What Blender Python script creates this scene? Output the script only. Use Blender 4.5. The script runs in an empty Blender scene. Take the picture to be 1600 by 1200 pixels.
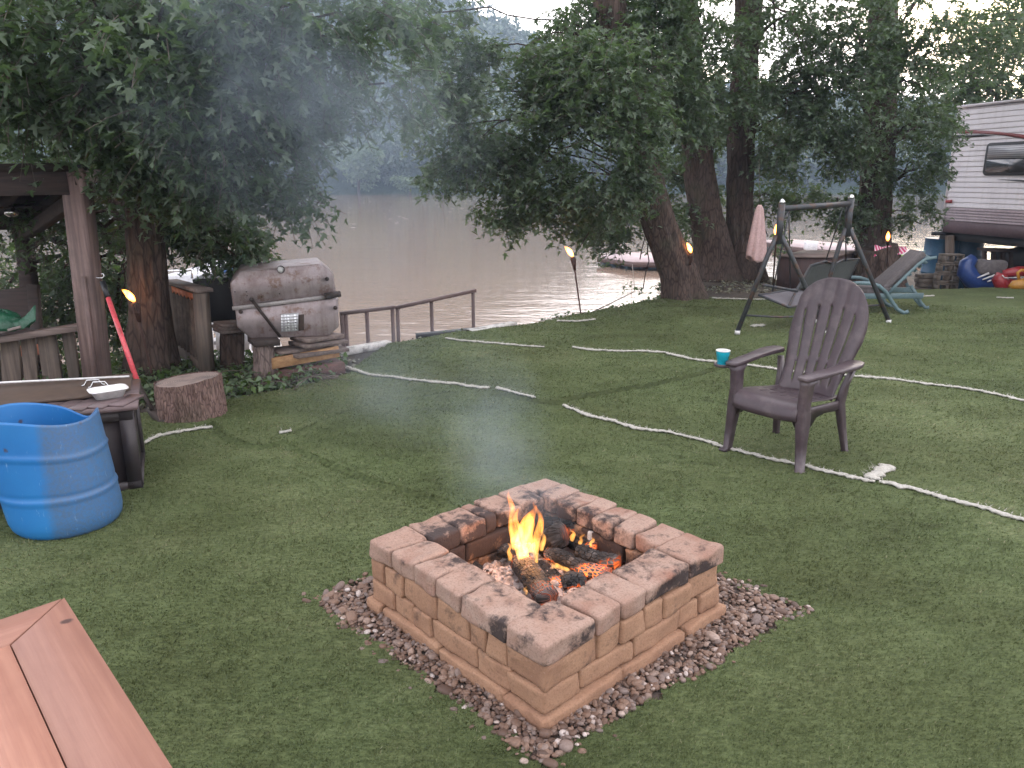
import bpy, math, random
import numpy as np
from mathutils import Vector, Matrix
random.seed(7); RNG=np.random.default_rng(7)
R=math.radians
sc=bpy.context.scene; COL=sc.collection
HC=1.6; TH=R(15.0); F=1202.0
# ---------------------------------------------------------------- survey helpers
def ray(x,y):
    u=(x-800)/F; v=(600-y)/F
    return np.array([u, math.cos(TH)+v*math.sin(TH), -math.sin(TH)+v*math.cos(TH)])
def G(x,y,z=0.0):
    d=ray(x,y); t=(z-HC)/d[2]; p=d*t; return np.array([p[0],p[1],z])
def at(x,y,Y):
    d=ray(x,y); t=Y/d[1]; return d*t+np.array([0,0,HC])
def _h(i,j,k):
    n=(i*374761393+j*668265263+k*1274126177)&0x7fffffff
    n=((n^(n>>13))*1274126177)&0x7fffffff
    return ((n^(n>>16))&0xffff)/65535.0
def vn(P,s=1.0):
    P=np.asarray(P,float)*s
    if P.shape[-1]==2: P=np.concatenate([P,np.zeros(P.shape[:-1]+(1,))],-1)
    I=np.floor(P).astype(np.int64); f=P-I; f=f*f*(3-2*f)
    i,j,k=I[...,0],I[...,1],I[...,2]; x,y,z=f[...,0],f[...,1],f[...,2]
    r=0
    for a in (0,1):
        for b in (0,1):
            for c in (0,1):
                r=r+_h(i+a,j+b,k+c)*(x if a else 1-x)*(y if b else 1-y)*(z if c else 1-z)
    return r*2-1
def fbm(P,s=1.0,o=4):
    r=0;a=1.0;t=0
    for q in range(o):
        r=r+a*vn(np.asarray(P)+q*17.3,s); t+=a; a*=.5; s*=2.03
    return r/t
# ---------------------------------------------------------------- node materials
def newmat(n):
    m=bpy.data.materials.new(n); m.use_nodes=True; nt=m.node_tree; nt.nodes.clear()
    o=nt.nodes.new('ShaderNodeOutputMaterial'); return m,nt,o
def nd(nt,t,**k):
    n=nt.nodes.new(t)
    for a,b in k.items():
        if a in n.inputs.keys() if hasattr(n.inputs,'keys') else False: n.inputs[a].default_value=b
        else: setattr(n,a,b)
    return n
def c4(c): return (c[0],c[1],c[2],1)
def coords(nt,kind='Object',scale=(1,1,1)):
    tc=nt.nodes.new('ShaderNodeTexCoord'); mp=nt.nodes.new('ShaderNodeMapping')
    mp.inputs['Scale'].default_value=scale; nt.links.new(tc.outputs[kind],mp.inputs[0]); return mp.outputs[0]
def noise(nt,vec,scale,detail=5,rough=.55):
    n=nt.nodes.new('ShaderNodeTexNoise'); n.inputs['Scale'].default_value=scale; n.inputs['Detail'].default_value=detail
    n.inputs['Roughness'].default_value=rough; nt.links.new(vec,n.inputs['Vector']); return n.outputs['Fac']
def ramp(nt,fac,stops):
    r=nt.nodes.new('ShaderNodeValToRGB'); e=r.color_ramp.elements
    while len(e)<len(stops): e.new(.5)
    for el,(p,c) in zip(e,stops): el.position=p; el.color=c4(c) if not np.isscalar(c) else (c,c,c,1)
    nt.links.new(fac,r.inputs[0]); return r.outputs[0]
def mix(nt,fac,a,b,mode='MIX'):
    m=nt.nodes.new('ShaderNodeMix'); m.data_type='RGBA'; m.blend_type=mode
    for s,v in ((m.inputs['Factor'],fac),(m.inputs[6],a),(m.inputs[7],b)):
        if hasattr(v,'node'): nt.links.new(v,s)
        else: s.default_value=v if np.isscalar(v) else c4(v)
    return m.outputs[2]
def mth(nt,op,a,b=0.0,clamp=False):
    m=nt.nodes.new('ShaderNodeMath'); m.operation=op; m.use_clamp=clamp
    for s,v in ((m.inputs[0],a),(m.inputs[1],b)):
        if hasattr(v,'node'): nt.links.new(v,s)
        else: s.default_value=v
    return m.outputs[0]
def bump(nt,h,st,dist,nrm=None):
    b=nt.nodes.new('ShaderNodeBump'); b.inputs['Strength'].default_value=st; b.inputs['Distance'].default_value=dist
    nt.links.new(h,b.inputs['Height'])
    if nrm is not None: nt.links.new(nrm,b.inputs['Normal'])
    return b.outputs[0]
def attr(nt,name,out='Fac'):
    a=nt.nodes.new('ShaderNodeAttribute'); a.attribute_name=name; return a.outputs[out]
def objrand(nt): return nt.nodes.new('ShaderNodeObjectInfo').outputs['Random']
def princ(nt,o,col,rough=.6,metal=0,nrm=None,spec=.5,emis=None,es=0,**k):
    p=nt.nodes.new('ShaderNodeBsdfPrincipled')
    for nme,v in (('Base Color',col),('Roughness',rough),('Metallic',metal),('Specular IOR Level',spec)):
        s=p.inputs[nme]
        if hasattr(v,'node'): nt.links.new(v,s)
        else: s.default_value=v if np.isscalar(v) else c4(v)
    if nrm is not None: nt.links.new(nrm,p.inputs['Normal'])
    if emis is not None:
        if hasattr(emis,'node'): nt.links.new(emis,p.inputs['Emission Color'])
        else: p.inputs['Emission Color'].default_value=c4(emis)
        if hasattr(es,'node'): nt.links.new(es,p.inputs['Emission Strength'])
        else: p.inputs['Emission Strength'].default_value=es
    nt.links.new(p.outputs[0],o.inputs['Surface']); return p
def simple(name,a,b=None,scale=8,rough=.6,bs=.3,bd=.003,metal=0,stretch=(1,1,1),spec=.5,lo=.35,hi=.65,dirt=None,dscale=2.5,fine=60):
    """two tones broken up by noise, a third tone of dirt in patches, bump"""
    m,nt,o=newmat(name); v=coords(nt,'Object',stretch)
    n=noise(nt,v,scale,6); b=b or tuple(x*.6 for x in a)
    col=ramp(nt,n,[(lo,a),(hi,b)])
    n2=noise(nt,v,scale*7,3); col=mix(nt,.35,col,ramp(nt,n2,[(.3,tuple(x*.55 for x in a)),(.7,tuple(min(1,x*1.3) for x in a))]))
    if dirt:
        d=noise(nt,coords(nt),dscale,6,.65); col=mix(nt,ramp(nt,d,[(.5,0),(.68,1)]),col,dirt)
    rv=objrand(nt); col=mix(nt,mth(nt,'MULTIPLY',rv,.25),col,(.02,.02,.02))
    nr=bump(nt,noise(nt,v,fine,4),bs,bd); nr=bump(nt,n,bs,bd*3,nr)
    princ(nt,o,col,rough,metal,nr,spec); return m
def woodmat(name,a,b,axis=0,rough=.75,grain=40,dirt=(.05,.045,.04),amt=.6,spots=None):
    m,nt,o=newmat(name); s=[grain]*3; s[axis]=grain/22; v=coords(nt,'Object',tuple(s))
    n=noise(nt,v,1,5,.6); col=ramp(nt,n,[(.35,a),(.65,b)])
    v2=coords(nt); d=noise(nt,v2,3.2,6,.65); col=mix(nt,mth(nt,'MULTIPLY',ramp(nt,d,[(.45,0),(.75,1)]),amt),col,dirt)
    rv=objrand(nt); col=mix(nt,mth(nt,'MULTIPLY',rv,.3),col,(.03,.025,.02))
    if spots:
        vo=nt.nodes.new('ShaderNodeTexVoronoi'); vo.inputs['Scale'].default_value=spots; nt.links.new(v2,vo.inputs['Vector'])
        nn=noise(nt,v2,60,3); dd=mth(nt,'ADD',vo.outputs['Distance'],mth(nt,'MULTIPLY',nn,.12))
        col=mix(nt,ramp(nt,dd,[(.13,.85),(.17,0)]),col,(.05,.03,.03))
    princ(nt,o,col,rough,0,bump(nt,n,.35,.003),.35); return m
M={}
M['post']=woodmat('weathered_post_wood',(.24,.165,.15),(.12,.078,.072),2)
M['grey_wood']=woodmat('grey_fence_wood',(.17,.13,.105),(.085,.065,.055),2)
M['grey_woodx']=woodmat('grey_rail_wood',(.24,.185,.165),(.12,.09,.08),0)
M['dark_wood']=woodmat('dark_old_wood',(.06,.038,.034),(.026,.018,.017),0)
M['cedar']=woodmat('fresh_cut_plank',(.42,.25,.12),(.27,.145,.07),0,spots=4)
M['redwood']=woodmat('red_brown_timber',(.15,.075,.06),(.085,.042,.038),0)
M['salmon']=woodmat('salmon_stained_boards',(.42,.215,.155),(.33,.155,.112),0,rough=.55,grain=60,dirt=(.25,.11,.085),amt=.5,spots=9)
M['salmon_cross']=woodmat('salmon_stained_end_board',(.42,.215,.155),(.33,.155,.112),1,rough=.55,grain=60,dirt=(.25,.11,.085),amt=.5,spots=9)
M['pale_wood']=woodmat('pale_bare_wood',(.50,.42,.40),(.34,.28,.26),0)
M['painted_timber']=simple('chipped_white_timber',(.62,.60,.57),(.42,.40,.38),9,.7,dirt=(.10,.08,.07),dscale=9)
M['soil']=simple('dark_bank_soil',(.055,.042,.03),(.03,.024,.018),3,.95,.8,.02,dirt=(.10,.075,.05),dscale=4)
M['plastic_brown']=simple('brown_resin',(.060,.039,.047),(.042,.028,.033),3,.42,.12,.001,fine=300,spec=.5,dirt=(.095,.072,.075),dscale=9)
M['box_resin']=simple('dark_brown_resin',(.04,.030,.032),(.03,.024,.026),4,.5,.2,.001,fine=200)
M['box_top']=woodmat('brown_resin_lid',(.16,.115,.115),(.11,.078,.080),0,rough=.5,grain=24)
M['mat_brown']=simple('brown_wet_mat',(.095,.058,.038),(.06,.038,.026),3,.7,.3,.002)
M['steel_dark']=simple('dark_powder_steel',(.065,.07,.078),(.045,.05,.055),6,.5,.1,.001,metal=.35,dirt=(.12,.06,.035),dscale=12)
M['rail_steel']=simple('brown_rail_steel',(.15,.105,.10),(.09,.06,.055),6,.6,.1,.001,metal=.2)
M['chrome']=simple('bright_metal',(.7,.7,.7),(.55,.55,.55),6,.25,.05,.0005,metal=.95)
M['dull_steel']=simple('dull_grey_steel',(.42,.39,.38),(.30,.27,.26),9,.6,.2,.001,metal=.4)
M['ash_white']=simple('burnt_ash_white',(.5,.47,.45),(.3,.28,.27),30,.9)
M['white_paint']=simple('white_plastic',(.74,.73,.72),(.62,.61,.61),5,.45,.1,.0005)
M['black']=simple('black_plastic',(.018,.019,.022),(.012,.012,.014),5,.5,.1,.001)
M['pink_handle']=simple('pink_red_fibreglass',(.72,.10,.12),(.60,.075,.095),9,.35,.08,.0005,dirt=(.35,.06,.06),dscale=16)
M['rust']=simple('rusty_blade',(.06,.042,.035),(.03,.024,.022),9,.7,.4,.001,metal=.4)
M['green_tarp']=simple('green_plastic_sheet',(.015,.11,.055),(.008,.06,.03),7,.4,.5,.01)
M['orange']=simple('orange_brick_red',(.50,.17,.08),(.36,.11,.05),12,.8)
M['pink_cloth']=simple('pale_pink_cloth',(.60,.41,.39),(.48,.32,.30),6,.85,.3,.004)
M['teal']=simple('teal_green_plastic',(.11,.175,.19),(.085,.14,.15),6,.5,.1,.001)
M['cushion']=simple('grey_pattern_cushion',(.09,.08,.08),(.16,.14,.14),22,.9,.4,.006)
M['sling']=simple('grey_sling_fabric',(.15,.14,.155),(.12,.11,.12),9,.85,.4,.002,fine=220)
M['sling_dark']=simple('dark_sling_fabric',(.055,.06,.055),(.04,.045,.04),9,.85,.3,.002,fine=220)
M['cabinet']=woodmat('brown_cabinet',(.075,.042,.04),(.045,.028,.027),2)
M['lime']=simple('lime_green_bag',(.30,.62,.06),(.2,.45,.05),6,.5)
M['concrete']=simple('old_concrete_block',(.19,.155,.125),(.12,.10,.085),14,.9,.7,.003,dirt=(.07,.06,.05),dscale=7)
M['boat_white']=simple('white_gelcoat',(.75,.75,.78),(.6,.6,.63),3,.35)
M['boat_blue']=simple('blue_canvas',(.10,.22,.55),(.07,.16,.42),5,.7)
M['dock_top']=simple('pinkish_dock_boards',(.50,.40,.40),(.36,.28,.28),5,.8,stretch=(1,6,1))
M['dock_side']=simple('red_brown_dock_edge',(.12,.075,.065),(.07,.045,.04),5,.8)
M['float_blue']=simple('faded_blue_float',(.06,.115,.14),(.04,.08,.10),7,.6)
M['inf_blue']=simple('blue_vinyl',(.02,.055,.21),(.016,.045,.16),5,.35,.05,.001)
M['inf_red']=simple('red_vinyl',(.32,.025,.03),(.25,.02,.025),5,.35,.05,.001)
M['inf_yellow']=simple('yellow_vinyl',(.45,.21,.02),(.35,.16,.015),5,.4,.05,.001)
M['trim_red']=simple('maroon_stripe',(.22,.05,.05),(.16,.04,.04),5,.5)
M['skirt']=simple('plum_lower_panel',(.12,.075,.085),(.09,.055,.062),3,.5)
M['twig']=simple('bare_twig_bark',(.12,.095,.075),(.07,.055,.045),20,.9)
M['torch_bamboo']=simple('scorched_bamboo',(.09,.04,.028),(.045,.022,.018),16,.7)
M['cyan']=simple('turquoise_cup_plastic',(.01,.42,.56),(.01,.36,.50),5,.35,.03,.0005)
M['pebble_base']=simple('earth_under_pebbles',(.07,.05,.04),(.04,.03,.025),20,.95,.6,.006)
M['towel']=None
# barrel
def barrel_mat():
    m,nt,o=newmat('worn_blue_drum_plastic'); v=coords(nt)
    n=noise(nt,v,3.0,6); col=ramp(nt,n,[(.35,(.012,.13,.37)),(.7,(.02,.17,.42))])
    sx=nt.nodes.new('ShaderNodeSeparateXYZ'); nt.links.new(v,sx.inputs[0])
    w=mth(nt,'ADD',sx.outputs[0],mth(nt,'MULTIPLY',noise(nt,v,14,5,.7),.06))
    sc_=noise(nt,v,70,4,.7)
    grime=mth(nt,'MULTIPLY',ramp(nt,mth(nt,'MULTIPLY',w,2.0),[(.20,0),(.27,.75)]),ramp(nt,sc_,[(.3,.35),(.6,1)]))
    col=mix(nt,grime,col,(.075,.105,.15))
    sc2=noise(nt,coords(nt,'Object',(9,9,2)),6,6,.7); col=mix(nt,ramp(nt,sc2,[(.62,0),(.72,.5)]),col,(.30,.42,.60))
    vo=nt.nodes.new('ShaderNodeTexVoronoi'); vo.inputs['Scale'].default_value=6; nt.links.new(v,vo.inputs['Vector'])
    col=mix(nt,ramp(nt,mth(nt,'ADD',vo.outputs['Distance'],mth(nt,'MULTIPLY',sc_,.15)),[(.10,.8),(.15,0)]),col,(.06,.03,.02))
    princ(nt,o,col,.42,0,bump(nt,n,.3,.01)); return m
M['barrel']=barrel_mat()
M['drum_dull']=simple('dull_blue_drum',(.02,.085,.16),(.015,.06,.12),4,.5)
def bark(name,a,b,sc_=1.0):
    m,nt,o=newmat(name); v=coords(nt,'Object',(1,1,.22))
    n=noise(nt,v,14*sc_,6,.65); n2=noise(nt,v,45*sc_,4,.6)
    vo=nt.nodes.new('ShaderNodeTexVoronoi'); vo.feature='DISTANCE_TO_EDGE'; vo.inputs['Scale'].default_value=22*sc_; nt.links.new(v,vo.inputs['Vector'])
    col=ramp(nt,n,[(.3,b),(.62,a)]); col=mix(nt,.4,col,ramp(nt,n2,[(.3,b),(.7,a)]))
    col=mix(nt,ramp(nt,vo.outputs['Distance'],[(.0,.7),(.12,0)]),col,tuple(x*.4 for x in b))
    moss=noise(nt,coords(nt),2.2,5); col=mix(nt,mth(nt,'MULTIPLY',ramp(nt,moss,[(.52,0),(.7,1)]),.4),col,(.05,.06,.035))
    nr=bump(nt,n,.9,.03); nr=bump(nt,vo.outputs['Distance'],.8,.02,nr)
    princ(nt,o,col,.9,0,nr,.2); return m
M['bark']=bark('furrowed_maple_bark',(.105,.075,.062),(.038,.028,.024))
M['bark_red']=bark('stump_bark',(.30,.20,.17),(.10,.06,.055),2.6)
M['bark_light']=bark('grey_log_bark',(.25,.19,.17),(.09,.07,.065),1.6)
def rings():
    m,nt,o=newmat('sawn_stump_top'); v=coords(nt)
    w=nt.nodes.new('ShaderNodeTexWave'); w.wave_type='RINGS'; w.rings_direction='Z'; w.inputs['Scale'].default_value=22; w.inputs['Distortion'].default_value=4; nt.links.new(v,w.inputs['Vector'])
    n=noise(nt,v,9,5); col=ramp(nt,w.outputs['Fac'],[(.2,(.30,.23,.20)),(.8,(.22,.17,.15))])
    col=mix(nt,ramp(nt,n,[(.45,0),(.7,.8)]),col,(.09,.075,.07)); princ(nt,o,col,.85,0,bump(nt,n,.3,.006)); return m
M['rings']=rings()
def leafmat(name,c1,c2,c3,trans=.42,back=(.16,.20,.15)):
    m,nt,o=newmat(name); t=attr(nt,'tint')
    col=ramp(nt,t,[(0,c1),(.55,c2),(1,c3)])
    g=nt.nodes.new('ShaderNodeNewGeometry')
    col2=mix(nt,mth(nt,'MULTIPLY',g.outputs['Backfacing'],.55),col,back)
    p=princ(nt,o,col2,.5,0,None,.4)
    tr=nt.nodes.new('ShaderNodeBsdfTranslucent'); nt.links.new(mix(nt,.5,col,(.16,.26,.05)),tr.inputs['Color'])
    ms=nt.nodes.new('ShaderNodeMixShader'); ms.inputs[0].default_value=trans
    nt.links.new(p.outputs[0],ms.inputs[1]); nt.links.new(tr.outputs[0],ms.inputs[2]); nt.links.new(ms.outputs[0],o.inputs['Surface']); return m
M['leaf']=leafmat('maple_leaves',(.044,.074,.045),(.072,.116,.063),(.115,.175,.088))
M['leaf2']=leafmat('maple_leaves_deeper',(.046,.074,.046),(.078,.118,.068),(.118,.172,.095))
M['far_leaf']=leafmat('hillside_foliage',(.022,.048,.028),(.038,.070,.034),(.065,.11,.045),.2)
M['willow_leaf']=leafmat('pale_willow_foliage',(.10,.15,.08),(.14,.20,.10),(.19,.26,.13),.3)
M['weed']=leafmat('weeds',(.05,.09,.025),(.08,.14,.035),(.13,.20,.06),.3)
M['dry']=leafmat('dry_litter',(.07,.05,.03),(.13,.09,.055),(.22,.16,.10),.1)
# turf: tint per face/vertex
def turfmat(name,pile):
    m,nt,o=newmat(name); v=coords(nt)
    t=attr(nt,'tint')
    col=ramp(nt,t,[(0,(.045,.055,.020)),(.45,(.110,.140,.058)),(.8,(.162,.190,.088)),(1,(.27,.26,.16))])
    n=noise(nt,v,1.1,5,.6); col=mix(nt,ramp(nt,n,[(.38,0),(.72,.65)]),col,(.072,.080,.030))
    if not pile:
        n2=noise(nt,coords(nt,'Object',(1,2.4,1)),34,5,.7); n3=noise(nt,v,160,3,.7)
        col=mix(nt,ramp(nt,n2,[(.38,.55),(.6,0)]),col,(.018,.030,.010))
        nr=bump(nt,n3,.6,.006); nr=bump(nt,n2,.7,.018,nr)
        princ(nt,o,col,.85,0,nr,.15)
    else: princ(nt,o,col,.7,0,None,.2)
    return m
M['turf']=turfmat('artificial_turf_backing',False); M['pile']=turfmat('artificial_turf_fibres',True)
def brickmat(name,a,b,c,soot):
    m,nt,o=newmat(name); v=coords(nt); rv=objrand(nt)
    mp=nt.nodes.new('ShaderNodeVectorMath'); mp.operation='ADD'; nt.links.new(v,mp.inputs[0])
    cb=nt.nodes.new('ShaderNodeCombineXYZ'); nt.links.new(mth(nt,'MULTIPLY',rv,37),cb.inputs[0]); nt.links.new(mth(nt,'MULTIPLY',rv,91),cb.inputs[1]); nt.links.new(cb.outputs[0],mp.inputs[1]); v=mp.outputs[0]
    n=noise(nt,v,6,6,.6); col=ramp(nt,n,[(.3,a),(.5,b),(.72,c)])
    col=mix(nt,mth(nt,'MULTIPLY',rv,.55),col,a)
    g=noise(nt,v,140,3,.7); col=mix(nt,ramp(nt,g,[(.33,.5),(.5,0)]),col,tuple(x*.45 for x in a)); col=mix(nt,ramp(nt,g,[(.66,0),(.74,.4)]),col,(.55,.45,.40))
    s=mth(nt,'ADD',mth(nt,'MULTIPLY',attr(nt,'soot'),1.0),mth(nt,'MULTIPLY',mth(nt,'SUBTRACT',noise(nt,v,13,6,.7),.5),soot))
    col=mix(nt,ramp(nt,s,[(.25,0),(.62,.9)]),col,(.022,.018,.02))
    nr=bump(nt,g,.5,.003); nr=bump(nt,noise(nt,v,30,5),.5,.006,nr)
    nr=bump(nt,noise(nt,v,11,4,.7),.6,.012,nr); princ(nt,o,col,.88,0,nr,.25); return m
M['brick_top']=brickmat('smoke_stained_top_block',(.27,.165,.125),(.33,.235,.19),(.21,.095,.065),2.6)
M['brick']=brickmat('tan_wall_block',(.345,.205,.130),(.29,.165,.105),(.20,.105,.07),2.0)
def pebmat():
    m,nt,o=newmat('river_pebbles'); t=attr(nt,'tint')
    col=ramp(nt,t,[(0,(.06,.035,.026)),(.25,(.14,.082,.058)),(.5,(.21,.13,.092)),(.75,(.16,.125,.115)),(.93,(.29,.20,.155)),(1,(.52,.45,.42))])
    n=noise(nt,coords(nt),120,4); col=mix(nt,ramp(nt,n,[(.35,.4),(.6,0)]),col,(.08,.055,.045))
    princ(nt,o,col,.65,0,bump(nt,n,.4,.002),.4); return m
M['pebble']=pebmat()
def charmat(name,ash,ember,scl=26):
    m,nt,o=newmat(name); v=coords(nt); cb=nt.nodes.new('ShaderNodeCombineXYZ'); nt.links.new(mth(nt,'MULTIPLY',attr(nt,'along'),scl*.9),cb.inputs[0]); nt.links.new(mth(nt,'MULTIPLY',attr(nt,'around'),scl*1.5),cb.inputs[1])
    vo=nt.nodes.new('ShaderNodeTexVoronoi'); vo.feature='DISTANCE_TO_EDGE'; vo.inputs['Scale'].default_value=1; vo.inputs['Randomness'].default_value=.55; nt.links.new(cb.outputs[0],vo.inputs['Vector'])
    n=noise(nt,v,7,5,.6); n2=noise(nt,v,40,4)
    e=vo.outputs['Distance']
    col=ramp(nt,n2,[(.35,(.008,.007,.007)),(.7,(.028,.023,.022))])
    edge=mth(nt,'MULTIPLY',ramp(nt,e,[(.04,0),(.10,1),(.24,.15)]),ramp(nt,n,[(.45,0),(.62,ash)]))
    col=mix(nt,edge,col,(.27,.24,.23))
    glow=mth(nt,'MULTIPLY',ramp(nt,e,[(.0,1),(.07,0)]),ramp(nt,noise(nt,v,5,3),[(.5,0),(.66,1)]))
    nr=bump(nt,ramp(nt,e,[(0,0),(.12,1)]),.9,.012)
    princ(nt,o,col,.7,0,nr,.35,(1,.16,.03),mth(nt,'MULTIPLY',glow,ember)); return m
M['char']=charmat('charred_log',.9,1.0,44); M['char_hot']=charmat('glowing_charred_log',1.0,3.2,50)
def ashmat():
    m,nt,o=newmat('ash_and_embers'); v=coords(nt)
    n=noise(nt,v,18,6,.65); col=ramp(nt,n,[(.35,(.12,.10,.09)),(.52,(.42,.35,.33)),(.75,(.56,.49,.46))])
    vo=nt.nodes.new('ShaderNodeTexVoronoi'); vo.feature='DISTANCE_TO_EDGE'; vo.inputs['Scale'].default_value=30; nt.links.new(v,vo.inputs['Vector'])
    hot=mth(nt,'MULTIPLY',attr(nt,'heat'),ramp(nt,noise(nt,v,16,5,.7),[(.40,0.08),(.62,1)]))
    hot=mth(nt,'MULTIPLY',hot,ramp(nt,vo.outputs['Distance'],[(0,.15),(.08,1)]))
    ec=ramp(nt,hot,[(0,(.9,.06,.02)),(.5,(1,.13,.045)),(1,(1,.34,.10))])
    princ(nt,o,col,.9,0,bump(nt,n,.8,.012),.2,ec,mth(nt,'MULTIPLY',hot,3.0)); return m
M['ash']=ashmat()
def flamemat(name,st,z0,z1,hue=0,dens=1.0):
    """glowing gas: a volume that only emits; denser noise tongues inside"""
    m,nt,o=newmat(name); tc=nt.nodes.new('ShaderNodeTexCoord'); sx=nt.nodes.new('ShaderNodeSeparateXYZ'); nt.links.new(tc.outputs['Object'],sx.inputs[0])
    h=nt.nodes.new('ShaderNodeMapRange'); h.inputs[1].default_value=z0; h.inputs[2].default_value=z1; nt.links.new(sx.outputs[2],h.inputs[0]); h=h.outputs[0]
    col=ramp(nt,h,[(0,(1,.50,.12)),(.45,(1,.33,.05)),(1,(1,.16,.02))])
    e=nt.nodes.new('ShaderNodeEmission'); nt.links.new(col,e.inputs[0])
    fn_=noise(nt,coords(nt,'Object',(1,1,.28)),46,3,.6); stn=mth(nt,'MULTIPLY',mth(nt,'MULTIPLY',ramp(nt,h,[(0,1),(.5,.75),(1,.28)]),ramp(nt,fn_,[(.36,.12),(.60,1)])),st*1.6); nt.links.new(stn,e.inputs[1])
    nt.links.new(e.outputs[0],o.inputs['Volume']); return m
M['flame']=flamemat('campfire_gas',38,0.10,.42)
M['torch_flame']=flamemat('torch_gas',260,-9,9)
def turfline():
    m,nt,o=newmat('white_turf_line'); v=coords(nt); n=noise(nt,v,70,4,.7)
    col=ramp(nt,n,[(.3,(.26,.25,.21)),(.55,(.43,.41,.37)),(.8,(.52,.50,.46))]); princ(nt,o,col,.85,0,bump(nt,n,.8,.008)); return m
M['line']=turfline()
def steelgrill():
    m,nt,o=newmat('rust_stained_tank_steel'); v=coords(nt)
    n=noise(nt,v,4,6,.65); n2=noise(nt,v,11,6,.7); n3=noise(nt,coords(nt,'Object',(30,30,2)),1,4)
    col=ramp(nt,n,[(.3,(.19,.155,.155)),(.5,(.29,.245,.245)),(.7,(.17,.12,.115))])
    col=mix(nt,ramp(nt,n2,[(.52,0),(.62,.75)]),col,(.15,.085,.06)); col=mix(nt,ramp(nt,n2,[(.67,0),(.74,.9)]),col,(.06,.04,.035))
    col=mix(nt,mth(nt,'MULTIPLY',ramp(nt,n3,[(.5,0),(.7,1)]),.3),col,(.14,.09,.08))
    princ(nt,o,col,.48,.55,bump(nt,n2,.35,.006),.5); return m
M['tank']=steelgrill()
def plate():
    m,nt,o=newmat('diamond_tread_plate'); v=coords(nt,'Object',(1,1,1))
    vo=nt.nodes.new('ShaderNodeTexVoronoi'); vo.inputs['Scale'].default_value=42; vo.inputs['Randomness'].default_value=.1; nt.links.new(v,vo.inputs['Vector'])
    princ(nt,o,ramp(nt,vo.outputs['Distance'],[(.2,(.75,.76,.78)),(.5,(.38,.38,.40))]),.35,.7,bump(nt,vo.outputs['Distance'],.8,.005)); return m
M['plate']=plate()
def towelmat():
    m,nt,o=newmat('pink_striped_towel'); v=coords(nt); w=nt.nodes.new('ShaderNodeTexWave'); w.inputs['Scale'].default_value=7; w.inputs['Distortion'].default_value=.6; nt.links.new(v,w.inputs['Vector'])
    princ(nt,o,ramp(nt,w.outputs['Fac'],[(.62,(.50,.05,.14)),(.72,(.72,.55,.60))]),.9); return m
M['towel']=towelmat()
def watermat():
    m,nt,o=newmat('muddy_river_water'); v=coords(nt,'Object',(1,1,1))
    n1=noise(nt,coords(nt,'Object',(.35,1.3,1)),.9,4,.55); n2=noise(nt,coords(nt,'Object',(.6,1.6,1)),4.5,3,.5); n0=noise(nt,coords(nt,'Object',(.05,.12,1)),1,3)
    nr=bump(nt,n1,.5,.030); nr=bump(nt,n2,.5,.011,nr)
    col=ramp(nt,n0,[(.3,(.265,.190,.140)),(.7,(.23,.165,.125))])
    # floating leaves and scum flecks
    vo=nt.nodes.new('ShaderNodeTexVoronoi'); vo.inputs['Scale'].default_value=.9; nt.links.new(coords(nt,'Object',(.7,.5,1)),vo.inputs['Vector'])
    p=princ(nt,o,col,.05,0,nr,.5); p.inputs['IOR'].default_value=1.33; return m
M['water']=watermat()
def hillmat():
    m,nt,o=newmat('wooded_hill_floor'); v=coords(nt); n=noise(nt,v,.08,8,.7)
    princ(nt,o,ramp(nt,n,[(.3,(.018,.034,.016)),(.7,(.04,.065,.028))]),.95,0,bump(nt,noise(nt,v,.4,6,.7),1,2.0),.1); return m
M['hill']=hillmat()
def sidingmat():
    m,nt,o=newmat('trailer_white_siding'); v=coords(nt); n=noise(nt,v,1.5,6); n2=noise(nt,coords(nt,'Object',(8,8,.5)),2,4)
    col=ramp(nt,n,[(.3,(.70,.66,.69)),(.7,(.60,.56,.59))]); col=mix(nt,mth(nt,'MULTIPLY',ramp(nt,n2,[(.5,0),(.75,1)]),.25),col,(.35,.31,.30))
    princ(nt,o,col,.38,0,None,.5); return m
M['siding']=sidingmat()
def glassdark():
    m,nt,o=newmat('tinted_window_pane'); princ(nt,o,(.04,.04,.045),.08,0,None,.8); return m
M['glass']=glassdark()
def blind():
    m,nt,o=newmat('window_blind'); v=coords(nt); w=nt.nodes.new('ShaderNodeTexWave'); w.bands_direction='Z'; w.inputs['Scale'].default_value=10; nt.links.new(v,w.inputs['Vector'])
    princ(nt,o,ramp(nt,w.outputs['Fac'],[(.1,(.16,.16,.17)),(.5,(.40,.40,.43))]),.3); return m
M['blind']=blind()
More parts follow.
